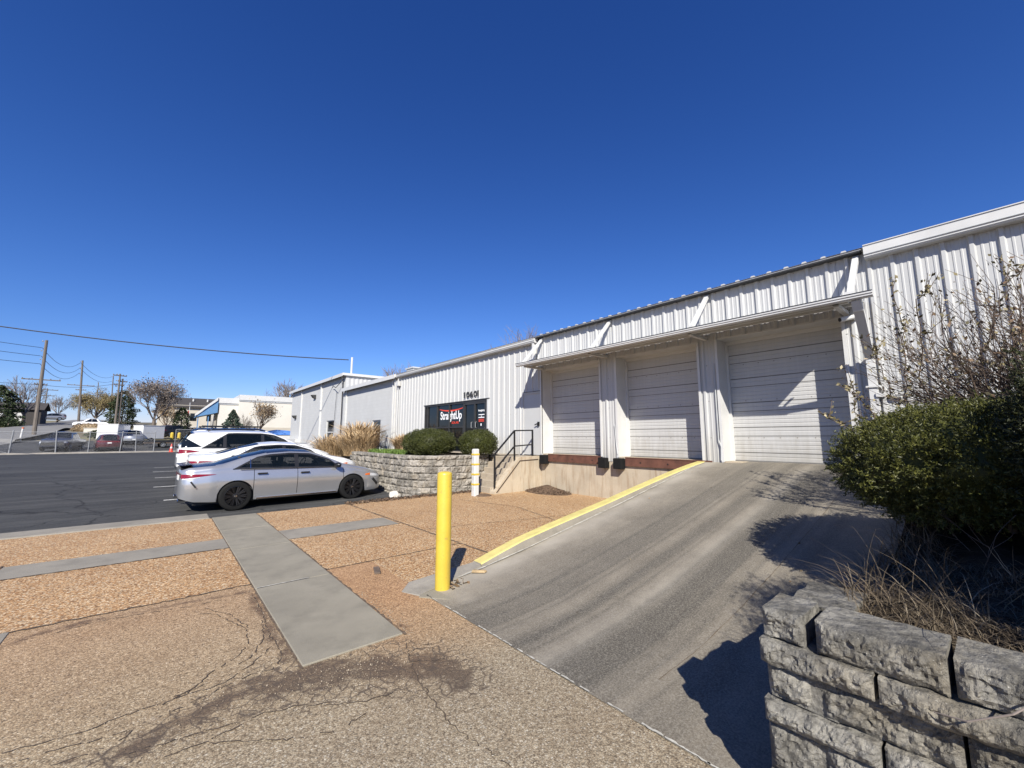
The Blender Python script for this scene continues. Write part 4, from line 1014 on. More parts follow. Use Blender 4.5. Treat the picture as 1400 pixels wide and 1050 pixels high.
# long leafy shoots arching towards the dock
b=MB(); C=[];N=[]
for (pts) in ([(-.4,.3,.2),(-.5,.75,1.1),(-.35,.72,1.9),(-.4,.78,2.65)],[(-.3,.3,.2),(-.5,.6,1.3),(-.5,.55,2.2),(-.5,.4,2.35)],[(-.3,.4,.1),(-.7,.9,.7),(-.75,1.15,1.15),(-.7,1.32,1.3)],[(-.3,.35,.1),(-.6,.95,.5),(-.6,1.2,.95),(-.5,1.2,1.35)],[(-.4,.2,.2),(-.5,.2,1.4),(-.5,-.1,2.15),(-.5,-.2,2.4)],[(-.3,.4,.1),(-.6,.8,.9),(-.5,.95,1.6),(-.5,.95,1.75)],[(-.3,.3,.1),(-.6,1.1,.6),(-.7,1.4,.85),(-.65,1.5,.95)]):
    pts=[Vector(p) for p in pts]; fine=[]
    for i in range(len(pts)-1):
        for k in range(6): fine.append(pts[i].lerp(pts[i+1],k/6)+Vector((random.gauss(0,.015),random.gauss(0,.015),0)))
    b.tube(fine,[.009*(1-.7*i/len(fine)) for i in range(len(fine))],4,cap=False)
    for i in range(6,len(fine)-1):
        for k in range(5):
            q=fine[i].lerp(fine[i+1],random.random()); dv=Vector((random.gauss(0,1),random.gauss(0,1),.5)).normalized(); C.append(q+dv*.03); N.append(dv)
    for k in range(5):
        i=random.randint(7,len(fine)-2); q=fine[i]; e=q+Vector((random.gauss(0,.12),random.gauss(0,.15),random.uniform(.08,.3))); b.tube([q,e],[.005,.002],3,cap=False)
        for _ in range(8): C.append(q.lerp(e,random.random())+Vector((random.gauss(0,.02),random.gauss(0,.02),0))); N.append((e-q).normalized())
b.build('long_shoots',M['twig_brown'],ts); leaves_obj('shoot_leaves',[c[:] for c in C],[c[:] for c in N],  .05,M['shrub_leaf'],ts,.5,.5)

def blades(name,base,h,lean,w,mat,parent=None,segs=4,plume=0,dirs=None):
    """thin curved grass blades"""
    n=len(base); base=np.asarray(base); a=rng.uniform(0,2*math.pi,n)
    dr=np.stack([np.cos(a),np.sin(a),np.zeros(n)],1) if dirs is None else np.asarray(dirs)
    H=h*rng.uniform(.55,1.1,n)[:,None]; ln=(lean*rng.uniform(.2,1.3,n))[:,None]; sd=np.stack([-np.sin(a),np.cos(a),np.zeros(n)],1); sd=np.where(rng.random((n,1))<.5,sd,np.stack([np.cos(a+.8),np.sin(a+.8),0*a],1))
    rows=[]
    for k in range(segs+1):
        t=k/segs; c=base+np.array([0,0,1.])*H*(t-.25*ln*t*t*t)+dr*H*ln*t**1.8
        ww=w*(1-t)**.6+.0008
        if plume: ww=w*(.5 if t<.6 else plume*(1-(t-.8)**2*16)+.1)
        rows+= [c-sd*ww*.5,c+sd*ww*.5]
    v=np.stack(rows,1); m=2*(segs+1); idx=np.arange(n)[:,None]*m; q=[]
    for k in range(segs): q.append(idx+np.array([[2*k,2*k+1,2*k+3,2*k+2]]))
    return npmesh(name,v.reshape(-1,3),np.concatenate(q),mat,parent)
def disk(n,rx,ry,z=0,c=(0,0)):
    a=rng.uniform(0,6.283,n); r=np.sqrt(rng.random(n)); return np.stack([c[0]+rx*r*np.cos(a),c[1]+ry*r*np.sin(a),np.full(n,z)],1)
def straw_clump(label,loc,rx,ry,h,n,group=None):
    t=thing('ornamental_grass',label,'grass clump',loc,0,group)
    blades('blades',disk(n*2,rx,ry),h*.95,.8,.014,M['straw'],t); blades('plumes',disk(n//3,rx*.85,ry*.85),h*1.05,.75,.03,M['straw'],t,6,1.1)
    return t
straw_clump('tall clump of dry straw ornamental grass against the grey block wall, the middle one',(6.75,18.6,.85),.6,.9,1.12,1800,'dry ornamental grass')
straw_clump('shorter clump of dry straw grass at the far left of the planter',(6.3,20.9,.6),.6,.9,1.2,1200,'dry ornamental grass')
straw_clump('tallest dry straw grass clump with feathery plumes beside the glazed door',(7.55,20.6,.95),.5,.6,1.5,1200,'dry ornamental grass')
straw_clump('small clipped tuft of dry straw grass left of the clipped green bushes',(7.9,16.1,1.02),.5,.55,.75,2400,'dry ornamental grass')
cp=disk(3800,1,1); cp=np.stack([6.9+.9*cp[:,0],14.6+2.3*cp[:,1],np.full(len(cp),1.02)],1)
tag(blades('green_ground_cover',cp,.2,.6,.03,M['green_cover']),'low bright green leafy ground cover along the top of the planter wall','ground cover',kind='stuff')
# dry grass in the bed by the camera
bs=np.concatenate([disk(2600,.34,.6,.0,(2.72,.0)),disk(1500,.75,.35,.0,(3.4,.32))]); bs=bs[(bs[:,0]>2.42)&(bs[:,1]<.62)]; bs[:,2]=bedz(bs[:,0],bs[:,1])
tag(blades('dry_bed_grass',bs,.06,2.6,.0032,M['dry']),'matted dry grass on the soil behind the cap blocks','dry grass',kind='stuff')
t2=thing('overhanging_grass','shaggy dry grass and thin twigs hanging over the ramp edge under the big yew','dry grass',(0,0,0))
q=np.concatenate([disk(420,.9,.22,0,(3.7,.5)),disk(200,.6,.2,0,(4.9,.5))]); q[:,1]=np.minimum(q[:,1],.66); q[:,2]=bedz(q[:,0],q[:,1]); blades('blades',q,.24,1.6,.005,M['dry'],t2,5)
b=MB(); random.seed(31)
for k in range(26):
    x=random.uniform(2.9,5.2); y=random.uniform(.0,.6); branch(b,Vector((x,y,float(bedz(np.array(x),np.array(y))))),Vector((random.gauss(-.2,.5),random.gauss(.5,.4),.7)).normalized(),random.uniform(.12,.26),.0035,1,.9,.0,3,None,4)
b.build('bare_stems',M['twig_brown'],t2)
tt=thing('tall_dry_grass','sparse tall dry grass stalks leaning out behind the corner cap block','dry grass',(2.75,.35,.84))
blades('stalks',disk(20,.14,.18),.4,.9,.0025,M['dry'],tt,6); blades('blades',disk(130,.3,.25),.2,1.4,.0035,M['dry'],tt)
b=MB(); random.seed(5)
for k in range(7):
    p=Vector((random.uniform(.1,.6),random.uniform(-.7,-.1),0)); branch(b,p,Vector((random.gauss(-.2,.3),random.gauss(.2,.4),1)).normalized(),.2,.0025,1,.8,.0,3,None,4)
b.build('bare_stems',M['dry'],tt)
# a stray bramble runner over the wall
b=MB(); b.tube([(2.6,-.25,.9),(2.2,-.05,.88),(2.08,.06,.80),(2.06,.16,.74),(2.09,.24,.72)],[.004,.004,.003,.003,.002],6); tag(b.build('dead_runner',M['twig']),'thin pale dead stem hanging over the front of the block wall','stem')

# litter, stones and wood scraps
def scat(name,n,fn,size,mat,label,cat):
    P=np.array([fn() for _ in range(n)]); N=rng.normal(0,1,P.shape); N[:,2]*=.25
    o=leaves_obj(name,P,N,size,mat,None,.6,.2); return tag(o,label,cat,kind='stuff')
def edge_litter():
    t=random.random(); return (3.6+3.9*t,10.68+random.gauss(0,.1),.012+abs(random.gauss(0,.012)))
scat('leaf_litter',1500,edge_litter,.06,M['litter'],'brown leaf litter along the edge of the paving below the block wall','leaf litter')
def bl(): return (2.62+random.gauss(0,.11),4.12+random.gauss(0,.07),.03+abs(random.gauss(0,.012)))
scat('dead_leaves',34,bl,.075,M['dead_leaf'],'dead leaves gathered beside the foot of the yellow bollard','leaves')
def rl():
    x=random.choice([random.uniform(2.5,9),random.uniform(4,9)]); y=random.uniform(1.1,4.2); return (x,y,float(rz(x))+.012)
scat('scattered_bits',18,rl,.03,M['dead_leaf'],'stray leaf bits lying on the concrete ramp','leaves')
mm=thing('mulch_mound','small mound of brown mulch in the corner below the dock wall','mulch',(9.05,9.05,0))
b=MB(); nr_=10
vs=[(0,0,.2)]+[((.08+.62*j/nr_)*math.cos(2*math.pi*i/28)*.75,(.08+.62*j/nr_)*math.sin(2*math.pi*i/28)*1.3,.2*(1-(j/nr_))**1.2+.02*noise.noise(Vector((i*.9,j,0)))-.01*(j==nr_)) for j in range(nr_+1) for i in range(28)]
b.add(vs,[(0,1+i,1+(i+1)%28) for i in range(28)]+[(1+j*28+i,1+(j+1)*28+i,1+(j+1)*28+(i+1)%28,1+j*28+(i+1)%28) for j in range(nr_) for i in range(28)])
b.build('mound',M['litter'],mm,smooth=True)
pp=disk(900,.5,.85); pp[:,2]=.2*(1-np.clip(np.hypot(pp[:,0]/.53,pp[:,1]/.9),0,1))**1.2+.02; leaves_obj('chips',pp,rng.normal(0,1,pp.shape)*[1,1,.2],.06,M['litter'],mm,.4,.2)
def peb(n,fn,smin,smax,name,mat,label,cat):
    b=MB()
    for _ in range(n):
        x,y,z=fn(); s=random.uniform(smin,smax)*random.uniform(.6,1); a=random.uniform(0,6.3); vs=[]
        for k in range(5): vs.append((x+s*math.cos(a+k*1.256)*random.uniform(.7,1.1),y+s*math.sin(a+k*1.256)*random.uniform(.7,1.1),z))
        vs2=[(x+(q[0]-x)*.6,y+(q[1]-y)*.6,z+s*random.uniform(.5,.9)) for q in vs]
        b.add(vs+vs2,[(k,(k+1)%5,5+(k+1)%5,5+k) for k in range(5)]+[(5,6,7,8,9)])
    return tag(b.build(name,mat),label,cat,kind='stuff')
def gp():
    r=random.random()
    if r<.55: return (random.gauss(1.25,.35),random.gauss(3.15,.15),.002)
    if r<.75: return (1.72+abs(random.gauss(0,.06)),random.uniform(3.4,4.6),.002)
    if r<.88: return (.87-abs(random.gauss(0,.05)),random.uniform(3.5,5.4),.002)
    return (random.gauss(.4,.5),random.gauss(3.35,.2),.002)
random.seed(3)
peb(900,gp,.003,.0075,'loose_gravel',M['pebble'],'loose pale gravel broken out of the paving at the end of the concrete walk','gravel')
b=MB()
vs=[]
for j in range(5):
    for i in range(9):
        th=math.pi*j/8; ph=2*math.pi*i/9; k=1+.25*noise.noise(Vector((i*1.3,j*1.7,3))); vs.append((.17*k*math.sin(th+.05)*math.cos(ph),.2*k*math.sin(th+.05)*math.sin(ph),.17*k*math.cos(th)))
b.add(vs,[(j*9+i,(j+1)*9+i,(j+1)*9+(i+1)%9,j*9+(i+1)%9) for j in range(4) for i in range(9)]+[tuple(range(8,-1,-1))])
tag(b.build('pale_rock',M['stone_white'],loc=(5.45,11.9,-.11)),'pale rock lying in front of the silver sedan','rock')
b=MB(); b.bbox(-.13,.13,-.035,.035,0,.02,.004); o=b.build('wood_scrap',M['brown_wood'],loc=(2.17,5.17,.002)); o.rotation_euler=(0,0,.25+1.0); tag(o,'flat dark brown scrap of wood lying on the aggregate paving','wood scrap')
b=MB(); b.add([(-.12,-.03,0),(.1,-.045,0),(.13,.02,0),(-.1,.035,0),(-.1,-.02,.035),(.08,-.03,.03),(.11,.01,.028),(-.08,.02,.03)],[(0,3,2,1),(4,5,6,7),(0,1,5,4),(1,2,6,5),(2,3,7,6),(3,0,4,7)]); o=b.build('wood_chunk',M['pale_wood'],loc=(3.03,4.2,.05)); o.rotation_euler=(0,0,-.7); o.scale=(.75,.8,.8); tag(o,'pale split chunk of wood at the start of the yellow ramp curb','wood chunk')

# ------------------------------------------------------------------ cars
def smooth_interp(x,pts,win=.09):
    xp=[p[0] for p in pts]; yp=[p[1] for p in pts]; s=0; ws=0
    for k,w in ((-1.5,.1),(-1,.3),(-.5,.7),(0,1),(.5,.7),(1,.3),(1.5,.1)):
        s=s+w*np.interp(np.asarray(x)+k*win,xp,yp); ws+=w
    return s/ws
def wheel(parent,x,y,R_,side,rimmat,detail,spokes=10,rr=.7):
    w=thing('wheel',None,None,(x,y,R_)); w.parent=parent
    b=MB(); t=.11; n=40 if detail else 16; ri=R_*rr
    b.lathe([(ri,-t),(R_*.88,-t),(R_*.96,-t*.92),(R_,-t*.65),(R_,t*.65),(R_*.96,t*.92),(R_*.88,t),(ri,t)],n,axis='y')
    b.build('tyre',M['rubber'],w,smooth=True)
    b=MB(); o=t*side
    b.lathe([(ri,-t*side),(ri*1.0,o*.96),(ri*.95,o*.98),(ri*.92,o*.6),(ri*.90,o*.1),(0,o*.1)],n,axis='y')
    if detail:
        for k in range(spokes):
            a=2*math.pi*k/spokes
            for da in (-.11,.11):
                p0=(.05*math.cos(a+da*.5),o*.72,.05*math.sin(a+da*.5)); p1=(ri*.94*math.cos(a+da),o*.93,ri*.94*math.sin(a+da))
                b.bar(p0,p1,.02,.03)
        b.lathe([(.07,o*.4),(.07,o*.8),(.05,o*.86),(0,o*.86)],16,axis='y')
    else:
        for k in range(5):
            a=2*math.pi*k/5; b.bar((0,o*.9,0),(ri*.93*math.cos(a),o*.9,ri*.93*math.sin(a)),.05,.03)
    r=b.build('rim',rimmat,w)
    if detail:
        b=MB(); b.lathe([(.03,o*.9),(.0,o*.92)],12,axis='y'); b.lathe([(.03,o*.85),(.03,o*.9)],12,axis='y'); b.build('hub_badge',M['chrome'],w)
def car(name,label,cat,loc,rz_,P,body,roofm,rimm,detail=True,group=None,hoodm=None):
    root=thing(name,label,cat,loc,rz_,group); L=P['L']; W2=P['W']/2; R_=P['R']; ax=P['ax']; arch=R_*1.1
    step=.03 if detail else .09
    gaps=P.get('gaps',[]) if detail else []
    xs=list(np.arange(0,L,step))+[L]
    for a in ax: xs+=[a-arch,a+arch,a-arch*.98,a+arch*.98]
    for g_ in gaps: xs=[x for x in xs if abs(x-g_)>.012]+[g_-.007,g_+.007]
    xs=np.array(sorted(set(np.round(xs,4)))); nx=len(xs)
    f=lambda k,w=.05: smooth_interp(xs,P[k],w)
    zs=f('belt'); zr=f('rail'); zc=f('top'); hw=f('plan',.03)*W2; zb=f('sill',.03)
    for a in ax:
        q=arch**2-(xs-a)**2; zb=np.where(q>0,np.maximum(zb,R_+np.sqrt(np.maximum(q,0))),zb)
    zs=np.maximum(zs,zb+.03); zr=np.maximum(zr,zs+.012); zc=np.maximum(zc,zr+.006)
    nl,ng,nr_=(18,10,8) if detail else (8,5,4)
    T_=P.get('tumble',.42)
    half=[]
    for i in range(nx):
        row=[]
        for j in range(nl+1):
            u=j/nl; z=zb[i]+(zs[i]-zb[i])*u; v=(z-.2)/(zs[i]-.2)
            pr=np.interp(v,[0,.12,.35,.52,.64,.78,.9,1],[.925,.952,.975,.992,1.0,.98,.957,.925])
            if abs(v-.62)<.04 and detail: pr-=.003
            row.append((hw[i]*pr,z))
        ys=row[-1][0]; yr=max(.05,ys-(zr[i]-zs[i])*T_-.018)
        for j in range(1,ng+1):
            t=j/ng; row.append((ys+(yr-ys)*t-.02*math.sin(math.pi*t)*0+.018*math.sin(math.pi*t),zs[i]+(zr[i]-zs[i])*t))
        for j in range(1,nr_+1):
            a=j/nr_; y=yr*(1-a); row.append((y,zr[i]+(zc[i]-zr[i])*(1-(1-a)**2.2)))
        half.append(row)
    nh=len(half[0]); V=[]
    for i in range(nx):
        for j in range(nh): V.append((xs[i],-half[i][j][0],half[i][j][1]))
        for j in range(nh): V.append((xs[i],half[i][j][0],half[i][j][1]))
    idx=lambda i,s,j: i*2*nh+s*nh+j
    cats={}
    def put(k,fc): cats.setdefault(k,[]).append(fc)
    d0,d1=P['dlo']; bp=P['bpil']; ws0,ws1=P['ws']; rw0,rw1=P['rw']; roof0,roof1=P['roof']
    for i in range(nx-1):
        xm=(xs[i]+xs[i+1])/2; isgap=any(abs(xm-g_)<.008 for g_ in gaps)
        for s in (0,1):
            for j in range(nh-1):
                fc=(idx(i,s,j),idx(i+1,s,j),idx(i+1,s,j+1),idx(i,s,j+1))
                if s: fc=fc[::-1]
                zm=(half[i][j][1]+half[i+1][j+1][1])/2; ym=half[i][j][0]
                k='body'
                if j<nl:
                    if isgap and zm>.3: k='door_gap'
                    elif zm<P.get('clad',0) : k='cladding'
                    else:
                        for q,(a,c) in enumerate(P.get('doors',[])):
                            if a<xm<c and zm>.3: k='door%d%d'%(s,q)
                elif j<nl+ng:
                    if d0<xm<d1 and detail:
                        l_=(zs[i]+zs[i+1])/2+.022; h_=min((zr[i]+zr[i+1])/2-.045,l_+(xm-d0)*P.get('kr',.8),l_+(d1-xm)*P.get('kf',.75))
                        if l_+.004<zm<h_-.004: continue
                else:
                    a=(j-nl-ng+.5)/nr_
                    if ws0<xm<ws1 and a>.06: k='windshield'
                    elif rw0<xm<rw1 and a>.14: k='rear_window'
                    elif roof0<=xm<=roof1: k='roof'
                    elif xm>=ws1 : k='hood' if hoodm else 'body'
                    elif xm<P.get('deck',-1): k='trunk_lid'
                put(k,fc)
    for s_i,i in ((0,0),(1,nx-1)):
        for j in range(nh-1):
            fc=(idx(i,0,j),idx(i,0,j+1),idx(i,1,j+1),idx(i,1,j))
            if s_i: fc=fc[::-1]
            zm=(half[i][j][1]+half[i][j+1][1])/2; k='body'
            if j<nl and s_i==0 and P.get('tlcap') and P['tlcap'][0]<zm<P['tlcap'][1]: k='taillight'
            if s_i==1 and j<nl and P.get('grille') and P['grille'][0]<zm<P['grille'][1]: k='grille'
            if j<nl and zm<P.get('clad',0)+.1: k='cladding'
            if s_i==0 and P.get('capglass') and P['capglass'][0]<zm<P['capglass'][1]: k='rear_window'
            put(k,fc)
    mats={'body':body,'door_gap':M['black'],'taillight':M['tail'],'headlight':M['lampwhite'],'marker':M['amber'],'cladding':M['plastic'],'trim':M['black'],'pillar':M['black'],'windshield':M['car_glass'] if detail else M['glass'],'rear_window':M['car_glass'] if detail else M['glass'],'roof':roofm,'trunk_lid':roofm,'hood':hoodm or body,'grille':M['plastic']}
    for k,fl in cats.items():
        used=sorted({v for fc in fl for v in fc}); mp={v:n for n,v in enumerate(used)}
        b=MB(); b.add([V[v] for v in used],[tuple(mp[v] for v in fc) for fc in fl])
        nm_='door' if k.startswith('door') and k!='door_gap' else 'gap_lines' if k=='door_gap' else k
        mt=body if nm_=='door' else mats[k]
        o=b.build(nm_,mt,root,smooth=True)
        if nm_=='door' and detail:
            s=int(k[4]); q=int(k[5]); a,c=P['doors'][q]; hx=a+.17; i=int(np.argmin(abs(xs-hx))); 
            zz=zs[i]-.105; yy=hw[i]*.978*(-1 if s==0 else 1); sg=-1 if s==0 else 1
            b=MB(); b.bbox(hx-.11,hx+.11,min(yy,yy+sg*.035),max(yy,yy+sg*.035),zz-.016,zz+.016,.006); b.build('handle',P.get('handle',M['black']),o)
    # windows and lamps: smooth outlined panels just proud of the bodywork
    def sy(x,z):
        i=min(nx-2,max(0,int(np.searchsorted(xs,x))-1)); t=(x-xs[i])/(xs[i+1]-xs[i]); r=[]
        for q in (i,i+1):
            c=half[q][:nl+ng+1]; r.append(np.interp(z,[p[1] for p in c],[p[0] for p in c]))
        return r[0]*(1-t)+r[1]*t
    def panel(nm_,mt,x0,x1,lo,hi,off,side,par=root):
        n=max(6,int((x1-x0)/(.03 if detail else .1))); m=5 if detail else 2; b=MB(); vs=[]
        for i in range(n+1):
            x=x0+(x1-x0)*i/n; a=lo(x); c=max(a+.001,hi(x))
            for j in range(m+1):
                z=a+(c-a)*j/m; vs.append((x,side*(sy(x,z)+off),z))
        b.add(vs,[(i*(m+1)+j,(i+1)*(m+1)+j,(i+1)*(m+1)+j+1,i*(m+1)+j+1) for i in range(n) for j in range(m)]); return b.build(nm_,mt,par,smooth=True)
    ZS=lambda x: float(np.interp(x,xs,zs)); ZR=lambda x: float(np.interp(x,xs,zr)); kr,kf=P.get('kr',.8),P.get('kf',.75)
    for side in (-1,1):
        lo=lambda x: ZS(x)+.022
        def hi(x,g=0): return max(lo(x)+.001,min(ZR(x)-.045+g,lo(x)+(x-d0+g)*kr,lo(x)+(d1-x+g)*kf))
        if detail:
            panel('window_trim',M['black'],d0-.03,d1+.03,lambda x:lo(x)-.016,lambda x:min(lo(x)+.022,hi(x,.016)),.009,side)
            panel('window_trim',M['black'],d0-.03,d1+.03,lambda x:max(lo(x)-.016,hi(x)-.026),lambda x:hi(x,.016),.009,side)
            for q in bp: panel('door_pillar',M['black'],q-.05,q+.05,lambda x:lo(x),lambda x:hi(x),.008,side)
        else: panel('window_trim',M['black'],d0-.03,d1+.03,lambda x:lo(x)-.014,lambda x:hi(x,.016),.003,side)
        ed=[d0]+list(bp)+[d1]
        for a,c in zip(ed[:-1],ed[1:]):
            panel('side_window',M['car_glass'] if detail else M['glass'],a+(.03 if a!=d0 else 0),c-(.03 if c!=d1 else 0),lo,hi,.007,side)
        for nm_,mt,key in (('taillight',M['tail'],'tlp'),('headlight',M['lampwhite'],'hlp'),('marker_lamp',M['amber'],'amp'),('reversing_lamp',M['lampwhite'],'rvp'),('window_divider',M['chrome'],'qdv'),('rear_quarter_glass',M['glass'],'rqp')):
            if key in P: panel(nm_,mt,P[key][0],P[key][1],P[key][2],P[key][3],.006 if key!='qdv' else .01,side)
    # underside, wheel wells, mirrors, plate
    b=MB(); b.box(.25,L-.25,-W2*.8,W2*.8,.19,.5); 
    for a in ax: b.box(a-arch*1.0,a+arch*1.0,-W2*.86,W2*.86,.3,R_*2+.07)
    b.build('underbody',M['plastic'],root)
    if detail:
        zf=P['seatz']
        for sx_,sy_ in ((P['seatx'],-.37),(P['seatx'],.37),(P['seatx']-.95,-.4),(P['seatx']-.95,.4)):
            b=MB(); b.add([(sx_,sy_-.24,zf-.45),(sx_,sy_+.24,zf-.45),(sx_+.14,sy_+.24,zf-.45),(sx_+.14,sy_-.24,zf-.45),(sx_-.2,sy_-.2,zf+.08),(sx_-.2,sy_+.2,zf+.08),(sx_-.1,sy_+.2,zf+.1),(sx_-.1,sy_-.2,zf+.1)],[(0,1,5,4),(1,2,6,5),(2,3,7,6),(3,0,4,7),(4,5,6,7)])
            b.bbox(sx_-.24,sx_-.14,sy_-.12,sy_+.12,zf+.11,zf+.27,.03); b.build('seat',M['seat'],root,smooth=False)
        b=MB(); b.box(ws1-.75,ws1-.25,-W2*.72,W2*.72,zf-.3,zf-.06); b.build('dashboard',M['seat'],root)
        b=MB(); b.lathe([(.17,-.012),(.185,0),(.17,.012),(.155,0),(.17,-.012)],20,(0,0,0)); o=b.build('steering_wheel',M['seat'],root,smooth=True); o.location=(ws1-.85,.37,zf+.0); o.rotation_euler=(0,R(-65),0)
        for s in (-1,1):
            b=MB(); mx,my,mz=P['mirror'][0],s*(W2*.94),P['mirror'][1]; vs=[]
            for j in range(7):
                for i in range(12):
                    th=math.pi*j/6; ph=2*math.pi*i/12; vs.append((mx+.085*math.sin(th)*math.cos(ph)-.02*math.cos(th),my+s*.11+.125*math.cos(th),mz+.07*math.sin(th)*math.sin(ph)))
            b.add(vs,[(j*12+i,j*12+(i+1)%12,(j+1)*12+(i+1)%12,(j+1)*12+i) for j in range(6) for i in range(12)])
            b.bar((mx,my-s*.06,mz-.05),(mx,my+s*.08,mz-.02),.05,.04); b.build('mirror',P.get('mirrorm',M['black']),root,smooth=True)
    for a in ax:
        for s in (-1,1): wheel(root,a,s*(W2-.105),R_,s,rimm,detail,P.get('spokes',10))
    b=MB(); z=P['plate']; b.box(-.012,.004,-.15,.15,z,z+.11); b.build('licence_plate',M['plate'],root)
    return root
SEDAN=dict(L=4.88,W=1.84,R=.342,ax=(1.06,3.885),tumble=.46,
 belt=[(0,.90),(.6,.965),(1.2,.97),(3.0,.925),(3.75,.895),(4.3,.80),(4.7,.68),(4.88,.56)],
 rail=[(0,.985),(.12,1.04),(.6,1.075),(.8,1.10),(1.2,1.235),(1.75,1.345),(2.25,1.375),(2.75,1.35),(3.2,1.20),(3.72,.975),(3.9,.93),(4.4,.83),(4.75,.70),(4.88,.58)],
 top=[(0,1.06),(.1,1.105),(.3,1.10),(.7,1.135),(1.2,1.29),(1.75,1.415),(2.2,1.445),(2.75,1.415),(3.1,1.29),(3.75,1.0),(4.4,.88),(4.75,.75),(4.88,.6)],
 plan=[(0,.76),(.06,.86),(.2,.93),(.55,.98),(1.2,1.0),(3.9,1.0),(4.35,.955),(4.65,.85),(4.8,.72),(4.88,.55)],
 sill=[(0,.36),(.25,.27),(.6,.24),(1.5,.225),(3.5,.215),(4.4,.2),(4.7,.21),(4.88,.26)],
 dlo=(1.0,3.52),bpil=(2.40,),ws=(2.78,3.72),rw=(.62,1.7),roof=(1.7,2.80),deck=.62,gaps=(1.42,2.42,3.62),doors=((1.43,2.41),(2.43,3.61)),
 tlp=(.0,.64,lambda x:.80+.12*x,lambda x:.90+.005*x-.02*(x/.62)**2),rvp=(.02,.34,lambda x:.775+.12*x,lambda x:.805+.09*x),kr=.55,
 hlp=(4.44,4.80,lambda x:.62-.1*(x-4.44),lambda x:.70-.17*(x-4.44)),qdv=(1.33,1.345,lambda x:.99,lambda x:1.21),
 amp=(4.27,4.43,lambda x:.645,lambda x:.705-.1*(4.43-x)),seatz=1.0,seatx=2.3,tlcap=(.80,.90),grille=(.26,.5),mirror=(3.42,.985),plate=.74)
s1=car('parked_car','silver four-door sedan with black roof and black wheels, nearest the camera','car',(.36,12.93,-.1),R(2.6),SEDAN,M['silver'],M['car_black'],M['rim'],group='cars parked in front of the block planter wall')
b=MB(); b.add([(.02,-.66,1.088),(.02,.66,1.088),(.22,.7,1.112),(.22,-.7,1.112),(-.035,-.6,1.10),(-.035,.6,1.10),(.2,.68,1.125),(.2,-.68,1.125)],[(0,1,2,3),(7,6,5,4),(0,4,5,1),(1,5,6,2),(3,2,6,7),(0,3,7,4)]); b.build('spoiler',M['car_black'],s1)
b=MB()
for s in (-1,1): b=MB(); b.tube([(-.02,s*.55,.3),(.12,s*.55,.3)],.045,10); b.build('exhaust_tip',M['chrome'],s1)
for s in (-1,1):
    b=MB(); b.box(1.5,3.45,min(s*.85,s*.9),max(s*.85,s*.9),.235,.268); b.build('sill_trim',M['chrome'],s1)
    b=MB(); b.bar((1.12,s*.885,.972),(3.45,s*.862,.925),.012,.012); b.build('belt_moulding',M['chrome'],s1)
    b=MB(); b.bar((4.70,s*.74,.36),(4.52,s*.84,.54),.03,.06); b.build('bumper_vent',M['black'],s1)
    b=MB(); b.bar((.17,s*.865,.74),(.27,s*.895,.60),.02,.03); b.build('bumper_vent',M['black'],s1)
W2S=dict(SEDAN); W2S.update(dlo=(1.05,3.5),mirrorm=M['car_white'],handle=M['car_white'])
car('parked_car','white sedan parked between the silver sedan and the white sport utility vehicle','car',(.62,15.75,.075),R(1.5),W2S,M['car_white'],M['car_white'],M['rim'],group='cars parked in front of the block planter wall')
SUV=dict(L=5.06,W=1.96,R=.375,ax=(1.08,4.01),tumble=.4,
 belt=[(0,1.0),(.5,1.10),(1.5,1.09),(3.2,1.04),(3.8,1.02),(4.4,.95),(4.8,.82),(5.06,.66)],
 rail=[(0,1.14),(.10,1.32),(.3,1.58),(.6,1.63),(1.6,1.67),(2.4,1.66),(2.8,1.60),(3.3,1.37),(3.85,1.1),(4.4,.99),(4.8,.85),(5.06,.68)],
 top=[(0,1.18),(.1,1.40),(.28,1.68),(.6,1.72),(1.6,1.745),(2.4,1.73),(2.75,1.68),(3.25,1.42),(3.85,1.12),(4.4,1.03),(4.8,.89),(5.06,.7)],
 plan=[(0,.80),(.06,.88),(.2,.94),(.6,.985),(1.2,1.0),(4.1,1.0),(4.5,.95),(4.8,.85),(5.0,.66),(5.06,.55)],
 sill=[(0,.4),(.25,.3),(.6,.27),(4.4,.25),(5.06,.32)],
 dlo=(.62,3.6),bpil=(1.25,2.42),ws=(2.76,3.8),rw=(.03,.26),roof=(.26,2.78),gaps=(1.5,2.45,3.7),doors=((1.51,2.44),(2.46,3.69)),
 tlp=(.0,.58,lambda x:.94+.1*x,lambda x:1.08+.0*x-.09*(x/.58)**2),hlp=(4.6,4.98,lambda x:.72,lambda x:.80-.1*(x-4.6)),kr=.7,rqp=(.05,.62,lambda x:1.13+.05*x,lambda x:1.15+.42*min(1,x/.12)*(1-x/.62)),seatz=1.2,seatx=2.45,tlcap=(.93,1.0),grille=(.35,.68),capglass=(1.1,1.2),clad=.40,mirror=(3.5,1.12),plate=.8,mirrorm=M['car_white'],handle=M['car_white'])
s2=car('parked_car','white sport utility vehicle with dark rear glass and red tail lamps beyond the white sedan','car',(.42,18.55,.17),R(1.5),SUV,M['car_white'],M['car_white'],M['rim'],group='cars parked in front of the block planter wall')
b=MB()
for s in (-1,1): b=MB(); b.tube([(.75,s*.68,1.69),(.85,s*.68,1.745),(2.3,s*.68,1.755),(2.5,s*.67,1.71)],.02,6); b.build('roof_rail',M['black'],s2)
